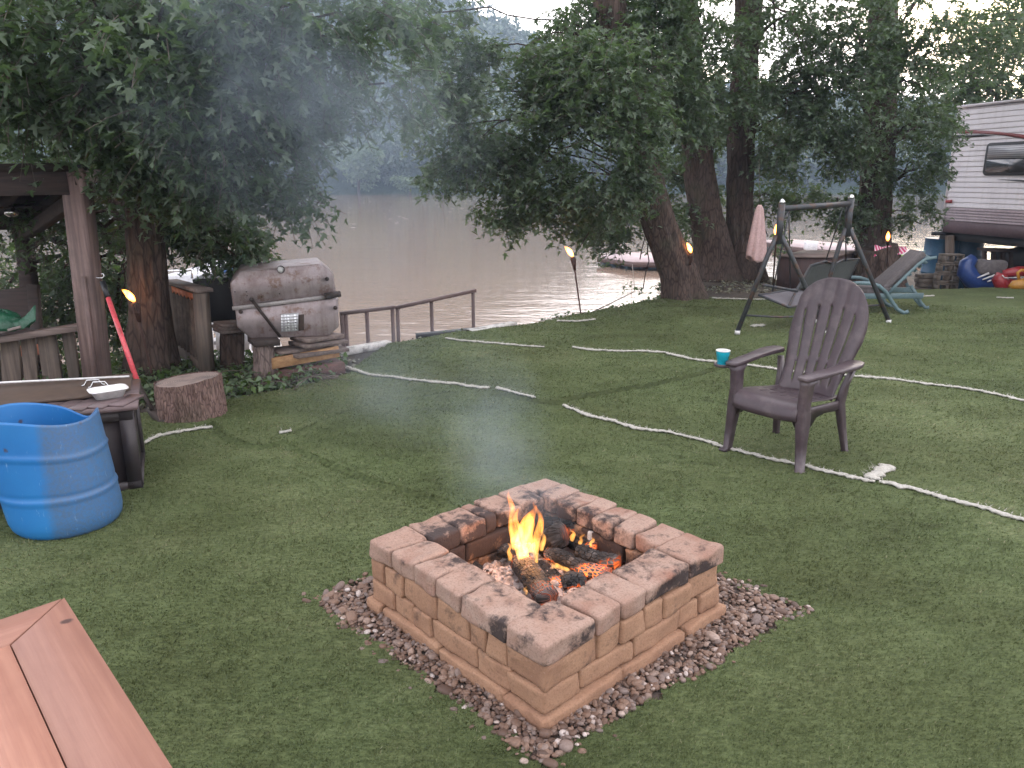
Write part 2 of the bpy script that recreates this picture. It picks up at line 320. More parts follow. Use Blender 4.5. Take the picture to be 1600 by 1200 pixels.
# ---------------------------------------------------------------- mesh builder
class MB:
    def __init__(s): s.v=[]; s.f=[]; s.n=0; s.a={}
    def add(s,V,Fc,**at_):
        V=np.asarray(V,float).reshape(-1,3); s.v.append(V)
        for f in Fc: s.f.append([int(i)+s.n for i in f])
        for k in set(list(at_)+list(s.a)):
            L=s.a.setdefault(k,[np.zeros(s.n)] if s.n else [])
            val=at_.get(k,0.0); L.append(np.broadcast_to(np.asarray(val,float),(len(V),)).copy())
        s.n+=len(V); return s
    def box(s,c,size,rz=0,ry=0,rx=0,**k):
        V=np.array([[x,y,z] for z in(-.5,.5) for y in(-.5,.5) for x in(-.5,.5)])*np.array(size)
        Rm=np.array((Matrix.Rotation(rz,3,'Z')@Matrix.Rotation(ry,3,'Y')@Matrix.Rotation(rx,3,'X')))
        return s.add(V@Rm.T+np.array(c),[(0,2,3,1),(4,5,7,6),(0,1,5,4),(2,6,7,3),(0,4,6,2),(1,3,7,5)],**k)
    def bar(s,p,q,w,h,up=(0,0,1)):
        """rectangular bar p->q, w across, h along up"""
        p=np.array(p,float);q=np.array(q,float); d=q-p; d/=np.linalg.norm(d); u=np.array(up,float); u=u-d*u.dot(d)
        if np.linalg.norm(u)<1e-4: u=np.array([0,1.,0])-d*d[1]
        u/=np.linalg.norm(u); r=np.cross(d,u); V=[]
        b=min(w,h)*.08
        for e in(p,q):
            for a,c in((-1,-1),(1,-1),(1,1),(-1,1)): 
                V.append(e+r*a*(w/2)+u*c*(h/2-b)); V.append(e+r*a*(w/2-b)+u*c*(h/2))
        # 8-gon order per end
        o=[0,1,3,2,4,5,7,6]
        Fc=[[8+i for i in o],[i for i in reversed(o)]]
        for i in range(8): a,c=o[i],o[(i+1)%8]; Fc.append([a,c,c+8,a+8])
        return s.add(V,Fc)
    def tube(s,P,r,n=8,cap=True,**k):
        P=np.array(P,float); m=len(P); r=np.broadcast_to(np.asarray(r,float),(m,))
        T=np.gradient(P,axis=0); T/=np.linalg.norm(T,axis=1)[:,None]+1e-9
        u=np.cross(T[0],[0,0,1.]); 
        if np.linalg.norm(u)<.1: u=np.cross(T[0],[0,1.,0])
        V=[]
        for i in range(m):
            u=u-T[i]*u.dot(T[i]); u/=np.linalg.norm(u); w=np.cross(T[i],u)
            a=np.linspace(0,2*np.pi,n,endpoint=False)
            V.append(P[i]+r[i]*(np.cos(a)[:,None]*u+np.sin(a)[:,None]*w))
        Fc=[[i*n+j,i*n+(j+1)%n,(i+1)*n+(j+1)%n,(i+1)*n+j] for i in range(m-1) for j in range(n)]
        if cap: Fc+= [list(range(n))[::-1],[(m-1)*n+j for j in range(n)]]
        return s.add(np.concatenate(V),Fc,**k)
    def lathe(s,prof,c=(0,0,0),n=24,cap=True,**k):
        V=[];m=len(prof)
        for r,z in prof:
            a=np.linspace(0,2*np.pi,n,endpoint=False); V.append(np.stack([r*np.cos(a),r*np.sin(a),np.full(n,z)],1))
        Fc=[[i*n+j,i*n+(j+1)%n,(i+1)*n+(j+1)%n,(i+1)*n+j] for i in range(m-1) for j in range(n)]
        if cap: Fc+=[list(range(n))[::-1],[(m-1)*n+j for j in range(n)]]
        return s.add(np.concatenate(V)+np.array(c),Fc,**k)
    def prism(s,poly,ext,**k):
        A=np.array(poly,float); B=A+np.array(ext,float); n=len(A)
        return s.add(np.concatenate([A,B]),[list(range(n))[::-1],[n+i for i in range(n)]]+[[i,(i+1)%n,n+(i+1)%n,n+i] for i in range(n)],**k)
    def shell(s,P,th,mask=None,wrap=False,**k):
        """P: (m,n,3) grid of points -> a sheet th thick; mask (m-1,n-1) keeps cells"""
        P=np.asarray(P,float); m,n=P.shape[:2]
        du=np.gradient(P,axis=0); dv=np.gradient(P,axis=1)
        if wrap: dv=np.roll(P,-1,1)-np.roll(P,1,1)
        N=np.cross(du,dv); N/=np.linalg.norm(N,axis=-1)[...,None]+1e-9
        A=(P+N*th/2).reshape(-1,3); B=(P-N*th/2).reshape(-1,3); o=m*n
        nc=n if wrap else n-1
        if mask is None: mask=np.ones((m-1,nc),bool)
        Fc=[]; g=lambda i,j:i*n+(j%n)
        for i in range(m-1):
            for j in range(nc):
                if not mask[i,j]: continue
                a,b,c,d=g(i,j),g(i+1,j),g(i+1,j+1),g(i,j+1)
                Fc.append([a,b,c,d]); Fc.append([o+d,o+c,o+b,o+a])
                def ok(ii,jj):
                    if wrap: jj%=nc
                    return 0<=ii<m-1 and 0<=jj<nc and mask[ii,jj]
                if not ok(i-1,j): Fc.append([a,d,o+d,o+a])
                if not ok(i+1,j): Fc.append([c,b,o+b,o+c])
                if not ok(i,j-1): Fc.append([b,a,o+a,o+b])
                if not ok(i,j+1): Fc.append([d,c,o+c,o+d])
        return s.add(np.concatenate([A,B]),Fc,**k)
    def rbox(s,c,size,r=.015,nz=.006,seed=0,rz=0,n=7,soot=None,ns=9,**k):
        """rounded, slightly irregular block"""
        size=np.array(size,float); V=[];Fc=[];base=0; t=np.linspace(-1,1,n)
        for ax in range(3):
            for sg in(-1,1):
                a,b=(ax+1)%3,(ax+2)%3
                A,B=np.meshgrid(t,t,indexing='ij'); P=np.zeros((n,n,3)); P[...,ax]=sg; P[...,a]=A; P[...,b]=B; V.append(P.reshape(-1,3))
                for i in range(n-1):
                    for j in range(n-1):
                        q=[base+i*n+j,base+(i+1)*n+j,base+(i+1)*n+j+1,base+i*n+j+1]; Fc.append(q if sg>0 else q[::-1])
                base+=n*n
        V=np.concatenate(V); h=size/2; P=np.sign(V)*(1-(1-np.abs(V))**1.5)*h
        inner=np.clip(P,-(h-r),(h-r)); d=P-inner; L=np.linalg.norm(d,axis=1)[:,None]; P=np.where(L>1e-9,inner+d/np.maximum(L,1e-9)*np.minimum(L,r),P)
        P=P+np.stack([vn(P+seed*7.7+q*31,ns) for q in range(3)],1)*nz
        cs,sn=math.cos(rz),math.sin(rz); W=P.copy(); W[:,0]=P[:,0]*cs-P[:,1]*sn; W[:,1]=P[:,0]*sn+P[:,1]*cs; W+=np.array(c)
        if soot is not None: k['soot']=soot(W,P/h)
        # weld
        key={};idx=[];out=[];keep=[]
        for i,p in enumerate(np.round(W,5)):
            t_=tuple(p)
            if t_ not in key: key[t_]=len(out); out.append(W[i]); keep.append(i)
            idx.append(key[t_])
        if 'soot' in k: k['soot']=k['soot'][keep]
        Fc=[[idx[i] for i in f] for f in Fc]; Fc=[f for f in Fc if len(set(f))>=3]; Fc=[list(dict.fromkeys(f)) for f in Fc]
        return s.add(out,Fc,**k)
    def build(s,name,mat,parent=None,smooth=False,world=False):
        V=np.concatenate(s.v)
        if parent is not None and world:
            loc,rz=ROOT[parent.name]; V=V-loc; cs,sn=math.cos(-rz),math.sin(-rz)
            V=np.stack([V[:,0]*cs-V[:,1]*sn,V[:,0]*sn+V[:,1]*cs,V[:,2]],1)
        if parent is None: loc=V.mean(0); loc[2]=V[:,2].min(); V=V-loc
        me=bpy.data.meshes.new(name); tot=[len(f) for f in s.f]
        me.vertices.add(len(V)); me.vertices.foreach_set('co',V.astype(np.float32).ravel())
        me.loops.add(sum(tot)); me.loops.foreach_set('vertex_index',np.concatenate([np.array(f) for f in s.f]).astype(np.int32))
        me.polygons.add(len(s.f)); st=np.concatenate([[0],np.cumsum(tot)[:-1]]).astype(np.int32); me.polygons.foreach_set('loop_start',st)
        for k,L in s.a.items():
            A=me.attributes.new(k,'FLOAT','POINT'); A.data.foreach_set('value',np.concatenate(L).astype(np.float32))
        me.update(calc_edges=True); me.validate()
        if smooth: me.polygons.foreach_set('use_smooth',np.ones(len(me.polygons),bool)); 
        if smooth=='auto':
            try: me.set_sharp_from_angle(angle=R(38))
            except Exception: pass
        me.materials.append(M[mat] if isinstance(mat,str) else mat)
        o=bpy.data.objects.new(name,me); COL.objects.link(o)
        if parent is not None: o.parent=parent; ROOT[o.name]=ROOT[parent.name]
        else: o.location=loc; ROOT[o.name]=(loc,0.0)
        return o
ROOT={}
def fast(name,V,Fc,mat,parent=None,attrs=None,world=True,smooth=False,loc=None):
    """big regular meshes: Fc is an (m,k) array"""
    V=np.asarray(V,float)
    if parent is not None and world: V=V-ROOT[parent.name][0]
    if loc is not None: V=V-np.array(loc)
    Fc=np.asarray(Fc); me=bpy.data.meshes.new(name); k=Fc.shape[1]
    me.vertices.add(len(V)); me.vertices.foreach_set('co',V.astype(np.float32).ravel())
    me.loops.add(Fc.size); me.loops.foreach_set('vertex_index',Fc.astype(np.int32).ravel())
    me.polygons.add(len(Fc)); me.polygons.foreach_set('loop_start',(np.arange(len(Fc))*k).astype(np.int32))
    for n_,A_ in (attrs or {}).items():
        A=me.attributes.new(n_,'FLOAT','POINT'); A.data.foreach_set('value',A_.astype(np.float32))
    me.update(calc_edges=True)
    if smooth: me.polygons.foreach_set('use_smooth',np.ones(len(Fc),bool))
    me.materials.append(M[mat]); o=bpy.data.objects.new(name,me); COL.objects.link(o)
    if parent is not None: o.parent=parent; ROOT[o.name]=ROOT[parent.name]
    elif loc is not None: o.location=loc
    return o
def tag(o,label=None,cat=None,group=None,kind=None):
    if label: o['label']=label
    if cat: o['category']=cat
    if group: o['group']=group
    if kind: o['kind']=kind
    return o
def thing(name,label,cat,loc=(0,0,0),rz=0,group=None):
    o=bpy.data.objects.new(name,None); COL.objects.link(o); o.location=loc; o.rotation_euler=(0,0,rz); o.empty_display_size=.1
    ROOT[o.name]=(np.array(loc,float),rz); return tag(o,label,cat,group)
def copy_tree(o,parent=None):
    c=o.copy(); COL.objects.link(c); c.parent=parent
    if parent is None: pass
    for ch in list(o.children): copy_tree(ch,c)
    return c
# ---------------------------------------------------------------- terrain
EX=np.array([-60,-9,-5,-3.4,-2.2,-1.55,-1.25,-.42,.83,2.2,3.0,4.2,7,12,60]); EY=np.array([5.8,6.2,6.5,6.75,6.9,7.15,7.62,8.25,9.25,10.75,13.2,14.2,16.5,19,22.])
def edge(x): return np.interp(x,EX,EY)
LX=np.array([-1.9,-1.6,-1.38,-1.22,-.42,.83,2.0,2.5,3.6,6.7,14]); LYY=np.array([5.75,5.95,6.3,7.5,8.15,9.15,10.3,10.6,10.9,11.4,12.4])
def ledge(x): return np.interp(x,LX,LYY)
WZ=-1.4
def hl(x,y):
    P=np.stack([np.asarray(x,float),np.asarray(y,float)],-1)
    z=.022*vn(P,.9)+.010*vn(P+9,2.3)
    d=np.abs(x-.12)+np.abs(y-2.8); z=z*np.clip((d-.7)/.8,0,1)
    for s in SEAMS:
        z=z+seam(x,y,s)
    return z
SEAMS=[]
def seg_d(x,y,a,b):
    ab=b-a; t=np.clip(((x-a[0])*ab[0]+(y-a[1])*ab[1])/ab.dot(ab),0,1)
    dx=x-(a[0]+t*ab[0]); dy=y-(a[1]+t*ab[1]); s=np.sign(ab[0]*dy-ab[1]*dx); return np.hypot(dx,dy),s
def seam(x,y,pts):
    D=np.full(np.shape(x),9.);S=np.ones(np.shape(x))
    for a,b in zip(pts[:-1],pts[1:]):
        d,s=seg_d(x,y,a,b); m=d<D; D=np.where(m,d,D); S=np.where(m,s,S)
    return np.where(S>0,.020*np.exp(-D/.06),-.012*np.exp(-D/.025))
for px in ([(330,668),(352,690),(400,708),(440,702)],[(455,708),(520,735),(600,765),(690,790)],[(700,618),(560,642),(452,690)],[(880,630),(960,612),(1080,590),(1140,575)],[(770,620),(840,632),(872,634)]):
    SEAMS.append([G(*p)[:2] for p in px])
def hground(x,y):
    e=edge(x); s=y-e; z=-.03+np.zeros_like(s)+.03*fbm(np.stack([x,y],-1),1.3,3)*(np.abs(x)<60)
    # right-hand yard behind the turf is lower
    low=np.clip((x-4.3)/1.2,0,1)*np.clip((y-ledge(x)-.1)/1.6,0,1); z=z-.42*low
    z=z+ .10*np.exp(-((x-3.0)**2+(y-11.6)**2)/1.3)
    k=np.clip(s/1.7,0,1); k=k*k*(3-2*k); z=z*(1-k)+(-2.1)*k
    return z
def grid(xs,ys,hf):
    X,Y=np.meshgrid(xs,ys,indexing='ij'); Z=hf(X,Y); n=len(ys); m=len(xs)
    V=np.stack([X,Y,Z],-1).reshape(-1,3); i,j=np.meshgrid(np.arange(m-1),np.arange(n-1),indexing='ij'); a=(i*n+j).ravel()
    return V,np.stack([a,a+n,a+n+1,a+1],1)
xs=np.unique(np.concatenate([np.linspace(-500,-12,25),np.linspace(-12,16,281),np.linspace(16,500,25)]))
ys=np.unique(np.concatenate([np.linspace(-120,-6,10),np.linspace(-6,22,281),np.linspace(22,900,30)]))
V,Fc=grid(xs,ys,hground); fast('ground',V,Fc,'soil',smooth=True).__setitem__('kind','structure')
# lawn sheet
GC=np.array([.12,2.66]) # centre of gravel diamond
gN,gL,gR=G(850,1200)[:2],G(483,940)[:2],G(1252,957)[:2]; gF=gL+gR-gN
def in_quad(x,y,q,pad=0):
    c=sum(q)/4; r=np.ones(np.shape(x),bool)
    for a,b in zip(q,q[1:]+q[:1]):
        n=np.array([b[1]-a[1],a[0]-b[0]]); n=n/np.hypot(*n)
        if (c-a).dot(n)>0: n=-n
        r&=((x-a[0])*n[0]+(y-a[1])*n[1])<pad
    return r
GQ=[gN,gR,gF,gL]
def turf_ok(x,y):
    left=np.interp(y,[-5,3.6,4.7,5.3,5.75,5.9],[-9,-9,-3.2,-2.3,-1.9,-1.7])
    wob=.05*vn(np.stack([x,y],-1),3.5)
    return (y<ledge(x)+wob)&(x>left+wob)&(~in_quad(x,y,GQ,.02*vn(np.stack([x,y],-1),22)-.01))
def turf_tint(x,y):
    P=np.stack([x,y],-1)
    t=.45+.40*fbm(P,.7,3)+.22*fbm(P*np.array([1,2.0])+3,2.6,3)+.10*fbm(P*np.array([1,2.2]),9,2); t=t-.30*np.clip((vn(P*np.array([1,1.8]),13)-.45)*3,0,1)*np.clip(vn(P+7,1.1)+.5,0,1)
    q=[G(455,700)[:2],G(690,792)[:2],G(705,622)[:2],G(565,640)[:2]]
    t=t-.14*in_quad(x,y,[q[0],q[1],q[2],q[3]])
    for s in SEAMS:
        D=np.full(np.shape(x),9.)
        for a,b in zip(s[:-1],s[1:]): D=np.minimum(D,seg_d(x,y,a,b)[0])
        t=t-.55*np.exp(-(D/.016)**2)
    return np.clip(t,0,1)
V,Fc=grid(np.linspace(-9,14,700),np.linspace(-5,12.6,620),lambda a,b:hl(a,b)+.012)
c=V[Fc].mean(1); keep=turf_ok(c[:,0],c[:,1]); Fc=Fc[keep]
fast('lawn',V,Fc,'turf',attrs={'tint':turf_tint(V[:,0],V[:,1])},smooth=True).__setitem__('kind','structure')
# turf pile: single fibres, sparser and coarser with distance
N=720000
u=RNG.random(N); r=1.15*np.exp(u*math.log(11.5/1.15)); a=RNG.uniform(-R(58),R(58),N)
x=r*np.sin(a); y=r*np.cos(a); cl=.5+.5*fbm(np.stack([x,y],-1)*np.array([1,1.6]),26,2)
k=turf_ok(x,y)&(RNG.random(N)<.45+.9*cl); x,y,r,cl=x[k],y[k],r[k],cl[k]; n=len(x)
z=hl(x,y)+.010; h=(.005+.010*cl)*RNG.uniform(.7,1.2,n)*(1+.03*r); w=np.maximum(.0016,.0009*r)*RNG.uniform(.6,1.2,n)
az=RNG.uniform(0,2*np.pi,n); lean=RNG.uniform(.2,1.1,n); la=RNG.normal(-.6,1.0,n)
B=np.stack([x,y,z],1); W=np.stack([np.cos(az),np.sin(az),0*az],1)*w[:,None]/1.0
T=B+np.stack([np.cos(la)*lean*h,np.sin(la)*lean*h,h],1)
V=np.stack([B-W,B+W,T],1).reshape(-1,3); tt=np.clip(turf_tint(x,y)+RNG.normal(0,.11,n)+(cl-.5)*.55,0,1)
tt=np.where(RNG.random(n)<.015,1,tt)
tag(fast('turf_pile',V,np.arange(3*n).reshape(-1,3),'pile',attrs={'tint':np.repeat(tt,3)}),'short green artificial turf fibres over the lawn','turf',kind='stuff')
# water
V,Fc=grid(np.linspace(-500,500,41),np.concatenate([[5.0],np.linspace(20,330,40)]),lambda a,b:WZ+0*a); fast('river_water',V,Fc,'water').__setitem__('kind','structure')
# hills across the river
BANK=150.
def ridge(th): # tan elevation of skyline by tan azimuth
    return np.interp(th,[-.9,-.55,-.35,-.25,-.16,-.08,0,.08,.17,.3,.45,.6,.9],[.30,.29,.265,.235,.205,.183,.150,.118,.092,.075,.058,.055,.06])
def hhill(x,y):
    t=x/np.maximum(y,1); d=np.clip((y-BANK)/170.,0,1.6); top=ridge(t)*320
    prof=np.interp(d,[0,.02,.08,1.0,1.6],[-.02,.008,.035,1.0,1.05])
    return -2.2+ (top+2)*prof + 5*fbm(np.stack([x,y],-1),.02,4)*np.clip(d*4,0,1)+2.2*np.clip(d*40,0,1)
xs=np.linspace(-420,420,110); ys=np.concatenate([np.linspace(BANK-6,BANK+30,14),np.linspace(BANK+34,BANK+270,60)])
V,Fc=grid(xs,ys,hhill); fast('hill',V,Fc,'hill',smooth=True).__setitem__('kind','structure')
# ---------------------------------------------------------------- foliage
def quat_frames(n,tilt,rng=RNG,down=None):
    az=rng.uniform(0,2*np.pi,n); ti=np.abs(rng.normal(0,tilt,n))
    N_=np.stack([np.sin(ti)*np.cos(az),np.sin(ti)*np.sin(az),np.cos(ti)],1)
    a2=rng.uniform(0,2*np.pi,n); T=np.stack([np.cos(a2),np.sin(a2),-.95*np.ones(n)],1)
    T=T-N_*(T*N_).sum(1)[:,None]; T/=np.linalg.norm(T,axis=1)[:,None]; return N_,T,np.cross(N_,T)
# maple leaf outline (unit length), x along midrib
LEAF=np.array([[0,0],[.08,.22],[-.10,.40],[.22,.20],[.50,.56],[.46,.15],[.74,.17],[1.05,0],[.74,-.17],[.46,-.15],[.50,-.56],[.22,-.20],[-.10,-.40],[.08,-.22]])
def leaves(P,size,tilt=.75,simple_=False,rng=RNG):
    n=len(P); N_,T,B=quat_frames(n,tilt,rng); L=np.array([[0,0],[.3,.34],[1,0],[.3,-.34]]) if simple_ else LEAF
    k=len(L); s=size*rng.uniform(.7,1.25,n)
    fold=rng.uniform(.05,.5,n)
    V=P[:,None,:]+s[:,None,None]*(L[None,:,0,None]*T[:,None,:]+L[None,:,1,None]*B[:,None,:]*.95+ (np.abs(L[None,:,1])*fold[:,None]-.25*L[None,:,0]**2)[...,None]*N_[:,None,:])
    V=V.reshape(-1,3)
    if simple_: F_=np.arange(n*k).reshape(-1,k)
    else:
        tri=np.array([[0,1,3],[1,2,3],[0,3,5],[3,4,5],[0,5,7],[5,6,7],[0,7,9],[7,8,9],[0,9,11],[9,10,11],[0,11,13],[11,12,13]])
        F_=(np.arange(n)[:,None,None]*k+tri[None]).reshape(-1,3)
    return V,F_
def sprays(lobes,per,size,rng,n_leaf=9,droop=.55,dens=None):
    """lobes: (centre, radii, weight). leafy sprays drooping outward on the lobes; returns leaf points, twig segments"""
    PP=[];TW=[]
    for c,rad,w in lobes:
        c=np.array(c,float);rad=np.array(rad,float); m=int(per*w)
        d=rng.normal(size=(m,3)); d/=np.linalg.norm(d,axis=1)[:,None]; rr=rng.random(m)**.42
        p=c+d*rad*rr[:,None]
        keep=vn(p,2.1)+.5*vn(p+5,4.6)>-.20
        p=p[keep]; d=d[keep]; m=len(p)
        dirn=d*np.array([1,1,.35])+rng.normal(0,.35,(m,3)); dirn[:,2]-=droop*.6; dirn/=np.linalg.norm(dirn,axis=1)[:,None]
        L=rng.uniform(.22,.5,m)*size/.12
        t=np.linspace(.1,1,n_leaf)
        q=p[:,None,:]+dirn[:,None,:]*(L[:,None]*t)[...,None]; q[...,2]-=droop*(L[:,None]*t**2)*.45
        TW.append((p,q[:,-1],q[:,n_leaf//2]))
        q=q+rng.normal(0,.045*size/.12,q.shape); PP.append(q.reshape(-1,3))
    return np.concatenate(PP),TW
def trunk_mesh(mb,path,rad,n=40,rows=70,fur=.022,flare=.0,seed=0):
    path=np.array(path,float); t=np.linspace(0,1,len(path)); tt=np.linspace(0,1,rows)
    P=np.stack([np.interp(tt,t,path[:,i]) for i in range(3)],1)
    for _ in range(3): P[1:-1]=(P[:-2]+2*P[1:-1]+P[2:])/4
    r=np.interp(tt,t,rad); a=np.linspace(0,2*np.pi,n,endpoint=False)
    z=(P[:,2]-P[0,2])[:,None]
    X=np.cos(a)[None]*np.ones((rows,1)); Y=np.sin(a)[None]*np.ones((rows,1))
    Q=np.stack([X*2.2,Y*2.2,z*np.ones((1,n))*.8],-1)+seed*13
    rr=r[:,None]*(1+.16*vn(Q,1.0)) + fur*vn(np.stack([X*7,Y*7,z*2.2+0*X],-1)+seed,1.3)*np.minimum(1,r[:,None]/.12)+fur*.6*vn(np.stack([X*14,Y*14,z*5+0*X],-1)+seed,1.3)*np.minimum(1,r[:,None]/.12)
    rr=rr+flare*np.exp(-z/.16)*(.6+.5*np.cos(a*5+seed)[None]+.3*np.cos(a*3+seed*2)[None])
    T=np.gradient(P,axis=0); T/=np.linalg.norm(T,axis=1)[:,None]; V=[]
    for i in range(rows):
        u=np.cross([0,1.,0],T[i]) ; u/=np.linalg.norm(u); w=np.cross(T[i],u); V.append(P[i]+rr[i][:,None]*(np.cos(a)[:,None]*u+np.sin(a)[:,None]*w))
    Fc=[[i*n+j,i*n+(j+1)%n,(i+1)*n+(j+1)%n,(i+1)*n+j] for i in range(rows-1) for j in range(n)]; Fc.append([(rows-1)*n+j for j in range(n)])
    mb.add(np.concatenate(V),Fc); return mb
def limb(mb,a,b,r0,r1,rng,n=9,bend=.12):
    a=np.array(a,float);b=np.array(b,float);L=np.linalg.norm(b-a); t=np.linspace(0,1,9)[:,None]
    P=a+(b-a)*t+rng.normal(0,bend*L*.12,(9,3))*np.sin(t*np.pi); P[:,2]+=(np.sin(t*np.pi)*.12*L)[:,0]
    mb.tube(P,np.linspace(r0,r1,9),n)
def tree(name,label,path,rad,lobes,n_spr,size,mat,seed,flare=.08,group=None,limbs=True,leafn=9,rows=90,limb_from=None):
    rng=np.random.default_rng(seed); base=np.array(path[0],float)
    o=thing(name,label,'tree',tuple(base),0,group)
    mb=MB(); trunk_mesh(mb,path,rad,seed=seed,flare=flare,rows=rows)
    pa=np.array(path,float)
    tw=MB()
    for c,rd,w in lobes:
        c=np.array(c,float)
        zt=min(max(c[2]-.7*np.linalg.norm(c[:2]-pa[-1,:2])*.5,pa[0,2]+1.3),pa[-1,2]-.05)
        s=np.array([np.interp(zt,pa[:,2],pa[:,i]) for i in range(3)]); s[2]=zt
        limb(mb,s,c,max(.016,.045*min(1.6,np.mean(rd)))*min(1,.35+w*.6),.008,rng)
        for _ in range(4 if w>.45 else 0):
            e=c+rng.normal(0,.45,3)*np.array(rd); limb(mb,s+(c-s)*rng.uniform(.5,.95),e,.02,.006,rng,6)
    P,TW=sprays(lobes,n_spr,size,rng,leafn)
    mb.build('trunk','bark',o,smooth=True,world=True)
    V,F_=leaves(P,size,rng=rng); k=len(LEAF); n=len(P)
    tint=np.clip(.42+.28*vn(P,.9)+rng.normal(0,.16,n),0,1)
    cr=fast('crown',V,F_,mat,o,{'tint':np.repeat(tint,k)})
    # twigs: slim three-sided stems
    segs=[];
    for p,q,m_ in TW:
        for a_,b_ in((p,m_),(m_,q)): segs.append(np.stack([a_,b_],1))
    S=np.concatenate(segs); d=S[:,1]-S[:,0]; d/=np.linalg.norm(d,axis=1)[:,None]+1e-9; u=np.cross(d,[.3,.2,1.]); u/=np.linalg.norm(u,axis=1)[:,None]; w=np.cross(d,u); r_=.0035
    ring=[u*r_,(-.5*u+.87*w)*r_,(-.5*u-.87*w)*r_]; VV=np.stack([S[:,0]+q for q in ring]+[S[:,1]+q*.6 for q in ring],1).reshape(-1,3)
    b_=np.arange(len(S))[:,None,None]*6; FF=(b_+np.array([[0,1,4,3],[1,2,5,4],[2,0,3,5]])[None]).reshape(-1,4)
    fast('twigs',VV,FF,'twig',o)
    return o
# ---------------------------------------------------------------- trees
def LB(px,py,Y,rx,ry=None,rz=None,w=1.0): return (at(px,py,Y),(rx,ry or rx,rz or rx*.75),w)
def W3(*p): return tuple(p)
def b3(px,py,Y): return tuple(at(px,py,Y))
gl=lambda px,py,Y,z=-.06:(at(px,py,Y)[0],Y,z)
tree('maple_tree','big maple at the left with low leafy boughs over the pavilion and the tank grill',
  [gl(240,585,6.3),b3(236,520,6.3),b3(230,430,6.3),b3(222,300,6.3),b3(226,120,6.35),b3(215,-60,6.5),(-3.2,6.6,5.2)],[.20,.165,.148,.142,.138,.125,.06],
  [LB(40,40,5.1,.6),LB(30,125,5.3,.5),LB(140,90,5.0,.6),LB(150,135,5.3,.42),LB(250,30,4.9,.55),LB(258,140,5.1,.52),LB(350,70,5.2,.55),LB(345,180,5.3,.55),LB(60,300,7.2,.75),
   LB(160,300,7.0,.7),LB(255,250,5.7,.42),LB(335,255,5.7,.38,w=.6),LB(425,110,5.4,.5,w=.85),LB(430,180,5.6,.36,w=.42),LB(500,35,5.3,.48,w=.7),LB(515,105,5.6,.40,w=.45),LB(590,45,5.6,.36,w=.32),LB(600,130,6.0,.34,w=.22),
   LB(425,285,5.8,.28,w=.16),LB(315,330,6.7,.36,w=.5),LB(350,365,6.6,.28,w=.35),LB(40,420,7.7,.6,.5,.5,w=.6),LB(110,440,7.8,.55,w=.7),LB(185,470,7.8,.42,w=.5),LB(275,345,6.9,.36,w=.4),LB(462,315,6.0,.14,w=.10),LB(205,330,6.6,.34,w=.4),LB(370,400,6.6,.16,w=.1),
   LB(300,395,7.2,.30,w=.35),LB(360,385,7.3,.24,w=.28),LB(170,420,7.6,.42,w=.5),LB(70,520,7.8,.34,w=.3),LB(185,540,7.7,.2,w=.12),LB(90,150,7.4,1.1,1.0,1.1,w=1.5),LB(310,120,7.2,.8,.8,.9,w=.8),LB(520,40,7.0,.6,w=.3),
   ((-3.4,6.4,3.9),(1.6,1.5,.8),1.6),((-1.9,6.5,3.8),(1.2,1.3,.6),.9),((-4.8,6.6,3.4),(1.3,1.4,1.1),1.2),((-3.2,6.6,4.9),(1.3,1.3,.8),.8)],
  285,.070,'leaf',11,flare=.05)
tree('maple_tree','dark maple leaning left, its thick trunk nearest the floating raft',
  [gl(1068,470,10.5,-.1),b3(1058,430,10.5),b3(1030,350,10.4),b3(1003,250,10.3),b3(985,150,10.1),b3(950,0,9.9),b3(915,-150,9.8)],[.29,.255,.235,.22,.21,.18,.10],
  [LB(700,100,9.9,.42,w=.42),LB(750,75,9.9,.22,w=.18),LB(745,150,9.9,.36,w=.4),LB(700,270,9.9,.3,w=.22),LB(780,330,9.8,.28,w=.2),LB(900,60,10.0,.45,w=.6),LB(700,200,9.9,.5,w=.45),LB(745,250,9.8,.42,w=.4),LB(790,170,9.7,.58,w=.8),LB(780,240,9.6,.5,w=.5),LB(875,115,9.5,.55,w=1.0),LB(875,200,9.4,.7,w=.95),LB(850,285,9.6,.52,w=.5),LB(905,325,9.8,.5,w=.5),
   LB(950,110,9.0,.62),LB(960,200,9.0,.6),LB(945,285,9.2,.5,w=.8),LB(950,355,10.9,.34,w=.4),LB(830,330,9.8,.32,w=.25),LB(680,20,9.6,.4,w=.4),LB(1000,405,11.4,.3,.3,.22,w=.22),LB(1005,450,11.0,.22,.2,.12,w=.10),LB(1040,330,11.6,.5,w=.5),
   LB(960,20,10.8,.6,.8,.5,w=1.0),((1.3,10.6,5.0),(1.7,1.7,.6),1.6)],
  285,.076,'leaf2',21,flare=.13)
tree('maple_tree','dark maple trunk curving up between the leaning maple and the straight one',
  [gl(1118,445,12.0,-.1),b3(1115,400,12.0),b3(1103,340,12.0),b3(1090,260,12.0),b3(1078,150,12.0),b3(1070,0,12.0),b3(1065,-150,12.0)],[.40,.30,.235,.22,.20,.17,.1],
  [LB(1010,60,10.2,.62),LB(1035,135,10.3,.62,w=1.1),LB(1060,205,10.6,.36,w=.6),LB(1100,60,11.0,.8,w=1.1),LB(1110,150,11.2,.6),LB(1115,230,13.2,.6,w=.8),LB(1040,270,12.8,.5,w=.6),LB(1060,330,12.6,.45,w=.4),LB(1120,320,12.8,.45,w=.4),LB(1030,0,10.4,.7),
   LB(1090,390,13.2,.35,w=.3),((3.0,12.2,5.0),(1.6,1.8,.8),1.5)],
  285,.076,'leaf2',31,flare=.14)
